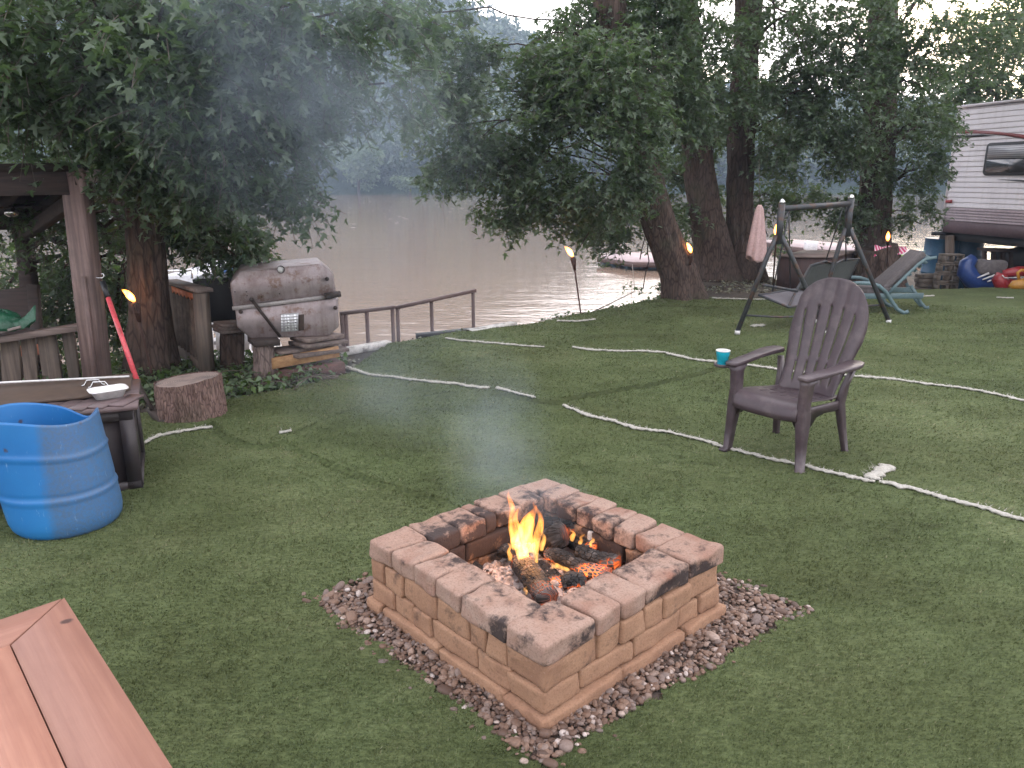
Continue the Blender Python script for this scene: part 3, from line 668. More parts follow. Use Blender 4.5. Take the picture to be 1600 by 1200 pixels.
tree('maple_tree','straight dark maple trunk with the pale pink cloth hanging beside it',
  [gl(1166,438,12.3,-.1),b3(1163,395,12.3),b3(1158,330,12.3),b3(1158,250,12.3),b3(1163,140,12.3),b3(1170,0,12.3),b3(1172,-150,12.3)],[.34,.25,.20,.195,.19,.18,.1],
  [LB(1195,50,13.2,.8,w=.9),LB(1230,150,11.6,.50),LB(1245,240,11.6,.5),LB(1280,110,11.6,.62,w=.7),LB(1285,210,11.6,.6,w=.9),LB(1215,310,12.9,.36,w=.35),LB(1200,370,13.4,.28,w=.2),LB(1250,20,11.4,.75,w=.8),LB(1180,200,13.0,.8,w=1),
   ((4.3,12.4,5.0),(1.6,1.7,.8),1.2)],
  285,.076,'leaf2',41,flare=.10)
tree('maple_tree','dark maple rising behind the old stump, right of the swing',
  [gl(1366,430,13.0,-.4),b3(1366,370,13.0),b3(1368,300,13.0),b3(1372,210,13.0),b3(1378,90,13.0),b3(1382,-60,13.0),b3(1384,-200,13)],[.34,.27,.245,.235,.22,.19,.1],
  [LB(1340,60,11.6,.72,w=.75),LB(1340,150,11.6,.75,w=1.1),LB(1315,235,11.8,.50,w=.9),LB(1400,120,11.8,.65,w=.8),LB(1410,210,12.0,.7,w=1.0),LB(1430,265,12.2,.42,w=.7),LB(1300,320,12.8,.48,w=.5),LB(1345,340,12.4,.3,w=.3),LB(1420,330,12.6,.38,w=.4),
   LB(1440,350,12.6,.28,w=.25),LB(1460,60,12.0,.6,w=.42),LB(1448,190,12.6,.45,w=.5),LB(1420,20,11.8,.7,w=.6),LB(1540,60,12.3,.6,w=.35),LB(1590,30,12.3,.6,w=.4),((6.2,12.6,5.2),(2.0,1.8,.8),1.4)],
  285,.076,'leaf2',51,flare=.12)
tree('maple_tree','greener tree standing behind the travel trailer at the right edge',
  [gl(1640,430,19,-.9),b3(1640,300,19),b3(1630,150,19),b3(1625,0,19),b3(1620,-150,19)],[.35,.27,.24,.2,.1],
  [LB(1545,120,18,1.1,w=.9),LB(1600,90,18,1.2,w=1.0),LB(1510,140,17.6,.8,w=.6),LB(1650,160,18,1.3,w=.8),LB(1575,20,18,1.1,w=.7),LB(1490,110,18.5,.6,w=.3),((14.2,19,6),(2.6,2,1.5),1.2)],
  120,.15,'leaf',61)
# ------------------------------------------------ far bank
def far_crown(rng,c,r,h,n,size,cone=0.):
    d=rng.normal(size=(n,3)); d/=np.linalg.norm(d,axis=1)[:,None]; d[:,2]=np.where(rng.random(n)<.75,np.abs(d[:,2]),d[:,2])
    rr=rng.random(n)**.3; P=d*np.array([r,r,h])*rr[:,None]*(1+.28*vn(d*2.2+c[0],1.))[:,None]; P=P+np.array(c); return P
rng=np.random.default_rng(5); PP=[];TT=[];SS=[]
cnt=0
while cnt<1500:
    th=rng.uniform(-.55,.8); d=BANK+3+ (rng.random()**1.15)*175; xx=th*d; 
    if d>BANK+12 or rng.random()<.8:
        z0=float(hhill(np.array(xx),np.array(d))); hh=rng.uniform(3.8,6.8)*(0.75 if d<BANK+8 else 1); n=int(210 if d<BANK+40 else 120)
        P=far_crown(rng,(xx,d,z0+hh*.9),hh*rng.uniform(.65,.95),hh,n,1); PP.append(P); TT.append(np.clip(rng.uniform(.1,.75)+rng.normal(0,.13,n)+.25*(P[:,2]-z0-hh*.9)/hh,0,1)); SS.append(np.full(n,1.25 if d<BANK+40 else 1.9)); cnt+=1
P=np.concatenate(PP); V,F_=leaves(P,np.concatenate(SS),tilt=.9,simple_=True,rng=rng)
tag(fast('hillside_woods',V,F_,'far_leaf',attrs={'tint':np.repeat(np.concatenate(TT),4)}),'hazy green woods covering the hill across the river','woods',kind='stuff')
def far_tree(name,label,cat,px,Y,r,h,n,size,mat,seed):
    rng=np.random.default_rng(seed); x0=at(px,300,Y)[0]; z0=WZ+.2
    o=thing(name,label,cat,(x0,Y,z0)); mb=MB(); mb.tube([(x0,Y,z0-.5),(x0+.2,Y,z0+h*.6),(x0-.1,Y,z0+h*1.1)],[.35*r/5,.25*r/5,.1*r/5],8); mb.build('trunk','bark',o,world=True)
    PP=[]
    for k in range(7 if h>3 else 5):
        PP.append(far_crown(rng,(x0+rng.normal(0,r*.45),Y+rng.normal(0,r*.3),z0+h*rng.uniform(.45,1.35)),r*.5,h*.42,n//6,size))
    P=np.concatenate(PP); P[:,2]=np.maximum(P[:,2],z0); V,F_=leaves(P,size,tilt=1.0,simple_=True,rng=rng)
    fast('crown',V,F_,mat,o,{'tint':np.repeat(np.clip(.5+rng.normal(0,.2,len(P))+.3*vn(P,.5),0,1),4)})
far_tree('willow_tree','pale rounded willow on the far riverbank','tree',560,146,4.6,5.8,2600,.75,'willow_leaf',1)
far_tree('bank_shrub','light green shrub at the far waterline just right of the willow','shrub',640,146,3.6,1.9,900,.6,'willow_leaf',2)
far_tree('bank_shrub','low light green shrub spreading along the far waterline, right of the taller shrub','shrub',690,146,4.2,1.5,900,.6,'willow_leaf',3)
far_tree('bank_tree','hazy darker tree on the far bank left of the pale willow','tree',440,147,4.2,4.6,1800,.8,'far_leaf',4)
far_tree('bank_tree','small hazy tree leaning over the far water, leftmost on that bank','tree',370,147,3.6,3.6,1500,.8,'far_leaf',5)
# ------------------------------------------------ ground cover near the trees
def litter(name,label,cat,area,n,mat,size,seed,simple_=True,h=.03):
    rng=np.random.default_rng(seed); x=rng.uniform(area[0],area[1],n*3); y=rng.uniform(area[2],area[3],n*3)
    k=(~turf_ok(x,y))&(y<edge(x)+1.2)&(vn(np.stack([x,y],-1),2.1)>-.25); x,y=x[k][:n],y[k][:n]; P=np.stack([x,y,hground(x,y)+rng.random(len(x))*h+.01],1)
    V,F_=leaves(P,size,tilt=1.0 if h>.05 else .5,simple_=simple_,rng=rng); tag(fast(name,V,F_,mat,attrs={'tint':np.repeat(rng.random(len(P)),4 if simple_ else len(LEAF))}),label,cat,kind='stuff')
litter('leaf_litter','dry leaf litter and dead grass on the bare soil around the trunks','litter',(-5,9,5,14.5),16000,'dry',.05,3)
litter('bank_weeds','short green weeds at the foot of the left maple','weeds',(-3.9,-1.5,5.5,7.2),4200,'weed',.06,4,h=.12)
litter('bank_weeds','sparse green weeds on the bank edge below the leaning maple','weeds',(-1.2,2.6,8,11.6),1500,'weed',.05,6,h=.06)
mb=MB(); rng=np.random.default_rng(9)
for k in range(26):
    x0=rng.uniform(-2.9,-1.6); y0=rng.uniform(5.75,6.35); a=rng.uniform(-.5,.5); L=rng.uniform(.15,.6); z=.0
    t=np.linspace(0,1,7)[:,None]; P=np.array([x0,y0,.015])+t*np.array([math.cos(a)*L,math.sin(a)*L,.0]); P[:,2]+=rng.uniform(.01,.09)*np.sin(t[:,0]*3.1); P[:,1]+=rng.normal(0,.015,7); mb.tube(P,np.linspace(.006,.002,7),5)
tag(mb.build('fallen_twigs','twig'),'tangle of bare fallen twigs on the soil in front of the grill','twigs',kind='stuff')
mb=MB(); mb.tube([G(345,572),G(370,590),G(400,600),G(428,606)+[0,0,.02]],[.012,.013,.012,.008],8)
tag(mb.build('fallen_branch','twig',smooth=True),'long bare branch lying on the soil before the grill stump','branch')
# ------------------------------------------------ white turf lines
def line(pts,w,label,group='white lines across the turf',cap=False):
    P=np.array([G(*p)[:2] for p in pts]); t=np.concatenate([[0],np.cumsum(np.hypot(*np.diff(P,axis=0).T))]); n=max(6,int(t[-1]/.012)); tt=np.linspace(0,t[-1],n)
    Q=np.stack([np.interp(tt,t,P[:,0]),np.interp(tt,t,P[:,1])],1); 
    for _ in range(6): Q[1:-1]=(Q[:-2]+2*Q[1:-1]+Q[2:])/4
    T=np.gradient(Q,axis=0); T/=np.linalg.norm(T,axis=1)[:,None]; Nn=np.stack([-T[:,1],T[:,0]],1)
    Q=Q+Nn*(.010*vn(Q,7)+.006*vn(Q,25))[:,None]
    cols=[]; m=7; s=np.linspace(-1,1,m)
    wl=w/2*(.78+.35*vn(Q+3,11)+.45*vn(Q+3,45)); wr=w/2*(.78+.35*vn(Q+8,11)+.45*vn(Q+8,45))
    for k in s:
        off=(k*np.where(k<0,wl,wr)); p=Q+Nn*off[:,None]; z=hl(p[:,0],p[:,1])+.018+.006*(1-k**2)+.005*vn(p,90); cols.append(np.concatenate([p,z[:,None]],1))
    G_=np.stack(cols,1); mb=MB(); mb.shell(G_,.012)
    # frayed strands
    rng=np.random.default_rng(int(abs(Q[0,0])*1000)); 
    for k in range(int(n*1.2)):
        i=rng.integers(0,n); sd=rng.choice([-1,1]); p=np.append(Q[i]+Nn[i]*sd*w*.42,hl(Q[i,0],Q[i,1])+.03); d=np.append(Nn[i]*sd+T[i]*rng.normal(0,.7),rng.uniform(-.3,.9)); L=rng.uniform(.006,.02)*(w/.03)**.5; q=p+d*L; s_=np.append(T[i],0)*.0022; mb.add([p-s_,p+s_,q],[(0,1,2)])
    o=mb.build('white_turf_line','line'); return tag(o,label,'line marking',group)
line([(540,578),(580,588),(628,594),(640,597),(700,603),(740,608),(763,612)],.035,'wavy white turf line running from the grill lumber toward the lawn middle')
line([(777,612),(800,620),(833,630)],.036,'short white turf line piece in the lawn middle, just above the seam')
line([(880,638),(915,650),(960,660),(1000,672),(1050,678),(1100,690),(1150,706),(1210,722),(1290,742),(1365,762)],.033,'long white turf line passing under the front legs of the brown chair')
line([(1372,762),(1440,777),(1500,795),(1550,808),(1620,832)],.036,'white turf line running off the right edge below the white block mark')
line([(696,533),(730,538),(790,541),(850,545)],.03,'white turf line near the kerb timbers at the bank')
line([(895,544),(920,547),(1000,549),(1040,553),(1085,566),(1128,573)],.036,'white turf line ending behind the turquoise cup')
line([(1165,576),(1230,585),(1330,592),(1400,598),(1500,612),(1620,636)],.032,'white turf line passing behind the chair and off the right edge')
line([(224,700),(250,688),(290,680),(332,673)],.03,'short white turf line beside the dark deck box and stump')
line([(1358,756),(1374,745),(1386,736)],.085,'thick white block mark on the turf right of the chair')
line([(437,684),(447,683),(456,682)],.03,'small white scrap of turf line alone on the left lawn')
line([(1112,468),(1140,469),(1170,470),(1200,470)],.03,'thin white line along the far turf edge left of the swing')
line([(870,504),(890,505),(905,506),(930,503)],.03,'faint white mark by the second torch at the bank')
line([(1175,511),(1192,509)],.08,'white patch mark under the left swing legs')
line([(1557,468),(1583,469)],.045,'short white dash on the far right lawn')
line([(1440,464),(1458,463)],.04,'tiny white dash behind the green lounger')
# ------------------------------------------------ fire pit
PIT=np.array([.095,1.945]); pr=R(42.6)
pit=thing('brick_fire_pit','square fire pit of tumbled tan blocks with smoke-blackened top course','fire pit',(PIT[0],PIT[1],0),pr)
rng=np.random.default_rng(12); S=.93; TW_=.168
def blk(u0,u1,v0,v1,z0,z1,mat,soot=0,seed=0,g=.0055,jit=1.3,spec=None,):
    c=((u0+u1)/2+rng.normal(0,.0025)*jit,(v0+v1)/2+rng.normal(0,.0025)*jit,(z0+z1)/2); sz=(u1-u0-g,v1-v0-g,z1-z0-.002)
    def sf(W,Q):
        s=np.zeros(len(W)); inn=np.minimum.reduce([W[:,0]-TW_*.3,W[:,1]-TW_*.3,S-TW_*.3-W[:,0],S-TW_*.3-W[:,1]])
        s=soot*np.clip(.15+inn/.12,0,1)*.75+soot*.15
        if spec: s=s+spec(W,Q)
        return s
    mb=MB(); mb.rbox(c,sz,r=.012 if mat=='brick_top' else .009,nz=.008,ns=15,n=13 if mat=='brick_top' else 8,seed=seed,rz=rng.normal(0,.014)*jit,soot=sf); mb.build('wall_block',mat,pit,smooth=True)
sd=0
# ledge course, two lower courses, top course; each ring: R side, L side, far-left side, far-right side
def ring(z0,z1,mat,o,A,B,C,D,soot,specs={}):
    global sd
    t=TW_
    def run(L,s): 
        L=list(L); return list(zip(L[:-1],L[1:]))
    for i,(a,b) in enumerate(run(A,0)): sd+=1; blk(a,b,-o,t,z0,z1,mat,soot*rng.uniform(.5,1.3),sd,spec=specs.get(('A',i)))
    for i,(a,b) in enumerate(run(B,0)): sd+=1; blk(-o,t,a,b,z0,z1,mat,soot*rng.uniform(.5,1.3),sd,spec=specs.get(('B',i)))
    for i,(a,b) in enumerate(run(C,0)): sd+=1; blk(a,b,S-t,S+o,z0,z1,mat,soot*rng.uniform(1.3,2.3),sd,spec=specs.get(('C',i)))
    for i,(a,b) in enumerate(run(D,0)): sd+=1; blk(S-t,S+o,a,b,z0,z1,mat,soot*rng.uniform(.8,1.4),sd,spec=specs.get(('D',i)))
ring(-.02,.055,'brick',.018,[-.018,.36,.70,S+.018],[TW_,.5,.85,S+.018],[TW_,.5,S-TW_],[TW_,.5,S+.018],.15)
ring(.055,.134,'brick',.0,[0,.17,.42,.68,.80,S],[TW_-.02,.31,.55,.66,.78,S],[TW_,.40,.62,S-TW_],[TW_,.37,.60,S],.4)
ring(.134,.222,'brick',.0,[0,.24,.345,.47,.58,.74,S],[TW_,.27,.35,.53,.72,.84,S],[TW_,.33,.55,S-TW_],[TW_,.34,.56,.78,S],.62)
burn=lambda W,Q:.62*np.clip((-Q[:,1]-.2)/.8,0,1)*np.clip((.295-W[:,2])/.02,.15,1)*(.55+.9*vn(W,14))+.05
burnL=lambda W,Q:.8*np.clip((-Q[:,0]-.2)/.8,0,1)*np.clip((-Q[:,1]+.1)*1.6,0,1)
ring(.224,.298,'brick_top',.004,[-.004,.225,.35,.475,.725,S],[.152,.385,.528,.648,.786,S],[TW_,.305,.44,.50,.64,S-TW_],[TW_,.29,.39,.50,.60,.71,.82,S],.42,
  {('A',0):burn,('A',3):burn,('A',4):burn,('B',0):burnL})
# pebbles
rng=np.random.default_rng(3); ico=MB(); 
bm_=__import__('bmesh').new(); __import__('bmesh').ops.create_icosphere(bm_,subdivisions=2,radius=1); IV=np.array([v.co[:] for v in bm_.verts]); IF=np.array([[v.index for v in f.verts] for f in bm_.faces]); bm_.free()
n=15000; a_=rng.random((n,2))*1.10-.05; P=gN+a_[:,:1]*(gR-gN)+a_[:,1:]*(gL-gN)
lc=(P-PIT)@np.array([[math.cos(pr),-math.sin(pr)],[math.sin(pr),math.cos(pr)]])
k=~((lc[:,0]>.05)&(lc[:,0]<S-.05)&(lc[:,1]>.05)&(lc[:,1]<S-.05)); k&=in_quad(P[:,0],P[:,1],GQ,.012+.026*vn(P,9)+.05*(rng.random(n)<.05)); P=P[k]; n=len(P)
sz=np.exp(rng.normal(math.log(.0068),.38,n)); sz=np.clip(sz,.004,.021)
Sx=np.stack([sz*rng.uniform(1,1.6,n),sz*rng.uniform(.8,1.1,n),sz*rng.uniform(.45,.75,n)],1); az=rng.uniform(0,6.28,n); ti=rng.normal(0,.35,n)
V=IV[None]*(1+.22*np.stack([vn(IV*1.3+s*3.3,1.0) for s in range(24)])[rng.integers(0,24,n)][...,None])
V=np.sign(V)*np.abs(V)**.74*Sx[:,None,:]; x_=V[...,0]*np.cos(ti)[:,None]-V[...,2]*np.sin(ti)[:,None]; z_=V[...,0]*np.sin(ti)[:,None]+V[...,2]*np.cos(ti)[:,None]
X=x_*np.cos(az)[:,None]-V[...,1]*np.sin(az)[:,None]; Y=x_*np.sin(az)[:,None]+V[...,1]*np.cos(az)[:,None]
Z0=.004+rng.random(n)*.016; W=np.stack([X+P[:,0:1],Y+P[:,1:2],z_+Z0[:,None]],-1)
F_=(np.arange(n)[:,None,None]*len(IV)+IF[None]).reshape(-1,3)
tag(fast('pebbles',W.reshape(-1,3),F_,'pebble',attrs={'tint':np.repeat(rng.random(n),len(IV))},smooth=True),'small brown river pebbles in a diamond bed around the fire pit','pebbles',kind='stuff')
V,Fc=grid(np.linspace(-1.1,1.4,60),np.linspace(1.5,3.9,60),lambda a,b:.003+.004*vn(np.stack([a,b],-1),14)); c=V[Fc].mean(1); Fc=Fc[in_quad(c[:,0],c[:,1],GQ,.03)]; fast('pebble_bed_soil',V,Fc,'pebble_base').__setitem__('kind','structure')
# ash bed
ctr=PIT+np.array([0,.95*math.sqrt(.5)*2*.5]); 
xs=np.linspace(.10,.85,90)
def ashh(u,v): return .088+.05*np.exp(-((u-.42)**2+(v-.52)**2)/.05)+.022*vn(np.stack([u,v],-1),16)+.012*vn(np.stack([u,v],-1),48)
V,Fc=grid(xs,xs,ashh); heat=np.clip(1.5*np.exp(-((V[:,0]-.36)**2+(V[:,1]-.40)**2)/.028)+.5*np.exp(-((V[:,0]-.56)**2+(V[:,1]-.42)**2)/.012),0,1)
V[:,:2]=np.stack([V[:,0]*math.cos(pr)-V[:,1]*math.sin(pr),V[:,0]*math.sin(pr)+V[:,1]*math.cos(pr)],1)+PIT
tag(fast('ash_bed',V,Fc,'ash',attrs={'heat':heat},smooth=True),'pale ash with glowing embers filling the fire pit','ash',kind='stuff')
rng=np.random.default_rng(8); n=900; u=rng.uniform(.15,.8,(n,2)); z=ashh(u[:,0],u[:,1]); sz=np.exp(rng.normal(math.log(.006),.4,n))
V=IV[None,:,:]*(1+.3*rng.normal(size=(n,1,3))*.4)*sz[:,None,None]; P3=np.stack([u[:,0]*math.cos(pr)-u[:,1]*math.sin(pr)+PIT[0],u[:,0]*math.sin(pr)+u[:,1]*math.cos(pr)+PIT[1],z+.003],1)
hh=np.clip(1.2*np.exp(-((u[:,0]-.36)**2+(u[:,1]-.40)**2)/.03),0,1)*(rng.random(n)<.6)
tag(fast('ember_lumps',(V+P3[:,None]).reshape(-1,3),(np.arange(n)[:,None,None]*len(IV)+IF[None]).reshape(-1,3),'ash',attrs={'heat':np.repeat(hh,len(IV))}),'small ash and ember lumps scattered over the ash bed','embers',kind='stuff')
# logs
def log(a,b,r,mat,label,seed,flat=.8,cat='log'):
    r*=1.22; a=np.array(a,float);b=np.array(b,float); m=26;n=22; L=np.linalg.norm(b-a); t=np.linspace(0,1,m); T=(b-a)/L; u=np.cross(T,[0,0,1.]);u/=np.linalg.norm(u); w=np.cross(u,T)
    an=np.linspace(0,2*np.pi,n,endpoint=False); mb=MB(); V=[]
    for i in range(m):
        q=np.stack([np.cos(an)*1.7+seed*5,np.sin(an)*1.7,np.full(n,t[i]*L*11)],1)
        wedge=1-.22*np.maximum(0,np.cos(an*1-seed))**2-.16*np.maximum(0,np.cos(an*1-seed-2.2))**2
        rr=r*(1+.16*vn(q,1.0)+.10*vn(q,2.7))*wedge*(1-.10*(2*t[i]-1)**8)
        # checked char: blocky furrows
        rr=rr*(1-.10*(np.abs(vn(np.stack([np.cos(an)*6,np.sin(an)*6,np.full(n,t[i]*L*60)],1)+seed,1.0))<.12))
        V.append(a+T*L*t[i]+rr[:,None]*(np.cos(an)[:,None]*u+np.sin(an)[:,None]*w*flat)+w*.012*math.sin(t[i]*3+seed))
    Fc=[[i*n+j,i*n+(j+1)%n,(i+1)*n+(j+1)%n,(i+1)*n+j] for i in range(m-1) for j in range(n)]
    V.append(np.array([V[0].mean(0)-T*.004])); V.append(np.array([V[m-1].mean(0)+T*.004])); Fc+=[[m*n,(j+1)%n,j] for j in range(n)]+[[m*n+1,(m-1)*n+j,(m-1)*n+(j+1)%n] for j in range(n)]
    # build around own frame so the char pattern follows the log
    al=np.concatenate([np.repeat(t*L,n),[0,L]]); ar=np.concatenate([np.tile(np.minimum(an,2*np.pi-an)*r,m),[0,0]])
    mb.add(np.concatenate(V),Fc,along=al,around=ar); o=mb.build('charred_log',mat,smooth=True); return tag(o,label,cat,'logs burning in the fire pit')
g=lambda x,y,z:G(x,y,z)
log(g(812,880,.17),g(856,930,.235),.040,'char','thick black cracked log leaning on the near inner wall of the pit',1)
log(g(858,866,.15),g(948,893,.19),.033,'char_hot','long cracked log with glowing underside lying beside the near black log',2)
log(g(905,862,.19),g(966,878,.20),.034,'char','dark log whose broken end points at the right pit wall',3)
log(g(846,818,.20),g(922,822,.20),.040,'char','pale ash-topped log lying across the back of the fire',4)
log(g(850,850,.15),g(874,842,.21),.050,'char','stubby round black log end facing out in the middle of the fire',5,1.0)
log(g(782,858,.17),g(812,872,.15),.034,'char','short dark log piece at the left of the flames',6)
log(g(880,914,.19),g(914,903,.22),.030,'char_hot','small ash-grey cracked chunk by the right near wall',7)
log(g(838,884,.125),g(884,910,.13),.030,'char_hot','flat log glowing red between the two long logs',8,.5)
log(g(742,884,.13),g(770,894,.13),.016,'char','thin charred stick in the ash near the left wall',9)
log(g(884,840,.16),g(930,856,.17),.028,'char_hot','glowing log end behind the dark right-hand log',10,.8)
mb=MB(); t=np.linspace(0,1,8); Pp=g(924,842,.19)
mb.rbox(Pp+[0,0,.015],(.026,.018,.045),r=.009,nz=.008,seed=4); tag(mb.build('pale_ash_chunk','ash_white',smooth=True),'small white burnt scrap standing at the back right of the fire','scrap')
# flames
fl=thing('campfire_flame','tall orange and yellow flames rising from the logs in the pit','flame',tuple(g(822,866,.12)))
rng=np.random.default_rng(31)
def tongue(pts,name='flame_tongue',parent=fl,mat='flame',Y0=None,nn=16):
    P=[];r=[]
    for px,py,rp,Y in pts: P.append(at(px,py,Y)); r.append(rp*Y/F)
    P=np.array(P);r=np.array(r);t=np.linspace(0,1,len(P));tt=np.linspace(0,1,22); Q=np.stack([np.interp(tt,t,P[:,i]) for i in range(3)],1)
    for _ in range(3): Q[1:-1]=(Q[:-2]+2*Q[1:-1]+Q[2:])/4
    rr=np.interp(tt,t,r)*(1+.18*np.sin(tt*9+P[0,0]*50)); Q[:,0]+=.006*np.sin(tt*11+P[0,0]*90)*tt; rr[-1]=.0005
    mb=MB(); mb.tube(Q,rr,nn); mb.build(name,mat,parent,smooth=True,world=True)
Y=2.62
for pts in ([(818,872,9,Y),(812,850,13,Y),(820,828,11,Y),(830,808,8,Y),(836,788,2,Y)],[(838,880,4,Y-.03),(836,855,7,Y-.03),(842,830,6,Y-.02),(845,808,5,Y),(838,792,3,Y),(833,783,.5,Y)],
  [(806,848,7,Y+.03),(801,825,7,Y+.03),(800,800,6,Y+.03),(797,782,3.5,Y+.03),(796,766,.5,Y+.03)],[(822,868,5,Y+.05),(818,840,6,Y+.05),(806,815,4,Y+.05),(808,796,2,Y+.05),(812,786,.5,Y+.05)],[(846,860,4,Y+.05),(850,838,4,Y+.05),(846,822,.6,Y+.05)],[(797,876,3,Y-.08),(796,862,4,Y-.08),(795,848,.6,Y-.08)],
  [(808,856,8,Y-.02),(804,845,9,Y-.02),(812,832,5,Y-.02),(820,815,1,Y-.02)],[(828,862,7,Y+.02),(826,838,7,Y+.02),(832,818,4,Y+.02),(828,800,.6,Y+.02)],
  [(822,929,2.5,2.3),(822,923,3,2.3),(820,915,.5,2.3)],[(893,845,4,2.62),(896,836,4,2.62),(893,826,.6,2.62)],[(906,850,3,2.6),(908,843,3.5,2.6),(911,834,.6,2.6)],[(922,852,3,2.62),(925,846,3,2.62),(928,839,.5,2.62)],
  [(862,884,4,2.5),(872,884,5,2.5),(884,890,3.4,2.5),(893,892,.6,2.5)]): tongue(pts)
def lamp(name,loc,e,r,col,parent=None):
    L=bpy.data.lights.new(name,'POINT'); L.energy=e; L.shadow_soft_size=r; L.color=col; o=bpy.data.objects.new(name,L); COL.objects.link(o); o.location=loc
    if parent is not None: o.parent=parent; o.location=np.array(loc)-ROOT[parent.name][0]
lamp('flame_light',at(820,845,2.6),1.25,.07,(1,.42,.13),fl)
# ---------------------------------------------------------------- more builder shapes
def slab(mb,poly,ext,bev=.01,flip=False):
    """closed outline extruded, both rims rounded off"""
    A=np.array(poly,float); ext=np.array(ext,float); L=np.linalg.norm(ext); e=ext/L; c=A.mean(0); n=len(A)
    def inset(P,d):
        v=c-P; v=v-np.outer(v@e,e); q=np.linalg.norm(v,axis=1)[:,None]; return P+v/np.maximum(q,1e-6)*d
    rings_=[(bev,0),(bev*.3,bev*.3),(0,bev),(0,L-bev),(bev*.3,L-bev*.3),(bev,L)]
    V=[inset(A,i)+e*h for i,h in rings_]; Fc=[[i*n+j,i*n+(j+1)%n,(i+1)*n+(j+1)%n,(i+1)*n+j] for i in range(5) for j in range(n)]
    Fc+=[list(range(n))[::-1],[5*n+j for j in range(n)]]; return mb.add(np.concatenate(V),Fc)
def rpost(mb,P,S_,rf=.3,n=4):
    """rounded-rectangle column through points P (varying size (sx,sy)), sections stay horizontal"""
    V=[];k=None
    for p,(sx,sy) in zip(P,S_):
        r=min(sx,sy)*rf; q=[]
        for cx,cy,a0 in((1,1,0),(-1,1,90),(-1,-1,180),(1,-1,270)):
            for j in range(n): a=R(a0+90*j/(n-1)); q.append([p[0]+cx*(sx/2-r)+r*math.cos(a),p[1]+cy*(sy/2-r)+r*math.sin(a),p[2]])
        V+=q;k=len(q)
    m=len(P); Fc=[[i*k+j,i*k+(j+1)%k,(i+1)*k+(j+1)%k,(i+1)*k+j] for i in range(m-1) for j in range(k)]+[list(range(k))[::-1],[(m-1)*k+j for j in range(k)]]
    return mb.add(V,Fc)
def one(name,mat,label,cat,fn,group=None,smooth=False):
    mb=MB(); fn(mb); return tag(mb.build(name,mat,smooth=smooth),label,cat,group)
def part(name,mat,parent,fn,smooth=False,world=True):
    mb=MB(); fn(mb); return mb.build(name,mat,parent,smooth=smooth,world=world)
def rrect(w,h,r,n=5):
    q=[]
    for cx,cy,a0 in((1,1,0),(-1,1,90),(-1,-1,180),(1,-1,270)):
        for j in range(n): a=R(a0+90*j/(n-1)); q.append((cx*(w/2-r)+r*math.cos(a),cy*(h/2-r)+r*math.sin(a)))
    return q
# ---------------------------------------------------------------- brown resin chair
CX,CY=1.655,4.385
ch=thing('adirondack_chair','brown resin garden chair with a tall fan back, standing alone on the turf','chair',(CX,CY,0),R(-51))
def backrest(mb):
    ns=6; S_=[];gap=[]; ed=np.linspace(-1,1,ns+1); sl=.023
    for i in range(ns):
        a=ed[i]+(sl if i else 0); b=ed[i+1]-(sl if i<ns-1 else 0)
        for q in np.linspace(a,b,6): S_.append(q)
    S_=np.array(S_); T=np.concatenate([np.linspace(0,.10,4),np.linspace(.13,.27,6),np.linspace(.31,.76,20),np.linspace(.79,1,12)])
    s,t=np.meshgrid(S_,T); w=np.interp(t,[0,.1,.3,.5,.7,.85,1],[.178,.180,.192,.215,.235,.236,.225])
    zt=.815+.205*np.sqrt(np.clip(1-np.abs(s)**2.2,0,1))
    k=np.floor((s+1)/2*ns-1e-6).clip(0,ns-1); sc_=((s+1)/2*ns-k)*2-1
    X=s*w; Z=.335+t*(zt-.335); Yy=.185+.215*t+.02*np.sin(t*3.1)-.050*s**2*(1-.3*t)-.005*(1-sc_**4)*np.clip((t-.02)*8,0,1)
    P=np.stack([X,Yy,Z],-1); m=np.ones((len(T)-1,len(S_)-1),bool); tc=(T[1:]+T[:-1])/2
    for i in range(1,ns):
        j=i*6-1
        for r_ in range(len(tc)):
            if .09<tc[r_]<.285 or .30<tc[r_]<.775: m[r_,j]=False
    mb.shell(P,.009,m)
part('backrest','plastic_brown',ch,backrest,True,False)
def seat(mb):
    xs=[]; sl=.004; ed=np.linspace(-.205,.205,7)
    for i in range(6):
        for q in np.linspace(ed[i]+(sl if i else 0),ed[i+1]-(sl if i<5 else 0),5): xs.append(q)
    ys=np.concatenate([[-.285,-.283,-.276,-.262,-.24,-.215],np.linspace(-.18,.16,24),[.19,.21]]); zs=lambda y:np.interp(y,[-.285,-.283,-.276,-.262,-.24,-.2,-.1,.05,.17,.21],[.285,.315,.345,.365,.376,.379,.368,.348,.338,.345])
    X,Y_=np.meshgrid(xs,ys); Z=zs(Y_)+.014*(np.abs(X)/.205)**3; X=X*(1.02-.10*(Y_+.285)/.5)
    m=np.ones((len(ys)-1,len(xs)-1),bool); yc=(ys[1:]+ys[:-1])/2
    for i in range(1,6):
        for r_ in range(len(yc)):
            if -.12<yc[r_]<-.05 or -.02<yc[r_]<.05 or .08<yc[r_]<.13: m[r_,i*5-1]=False
    mb.shell(np.stack([X,Y_,Z],-1),.008,m)
part('seat','plastic_brown',ch,seat,True,False)
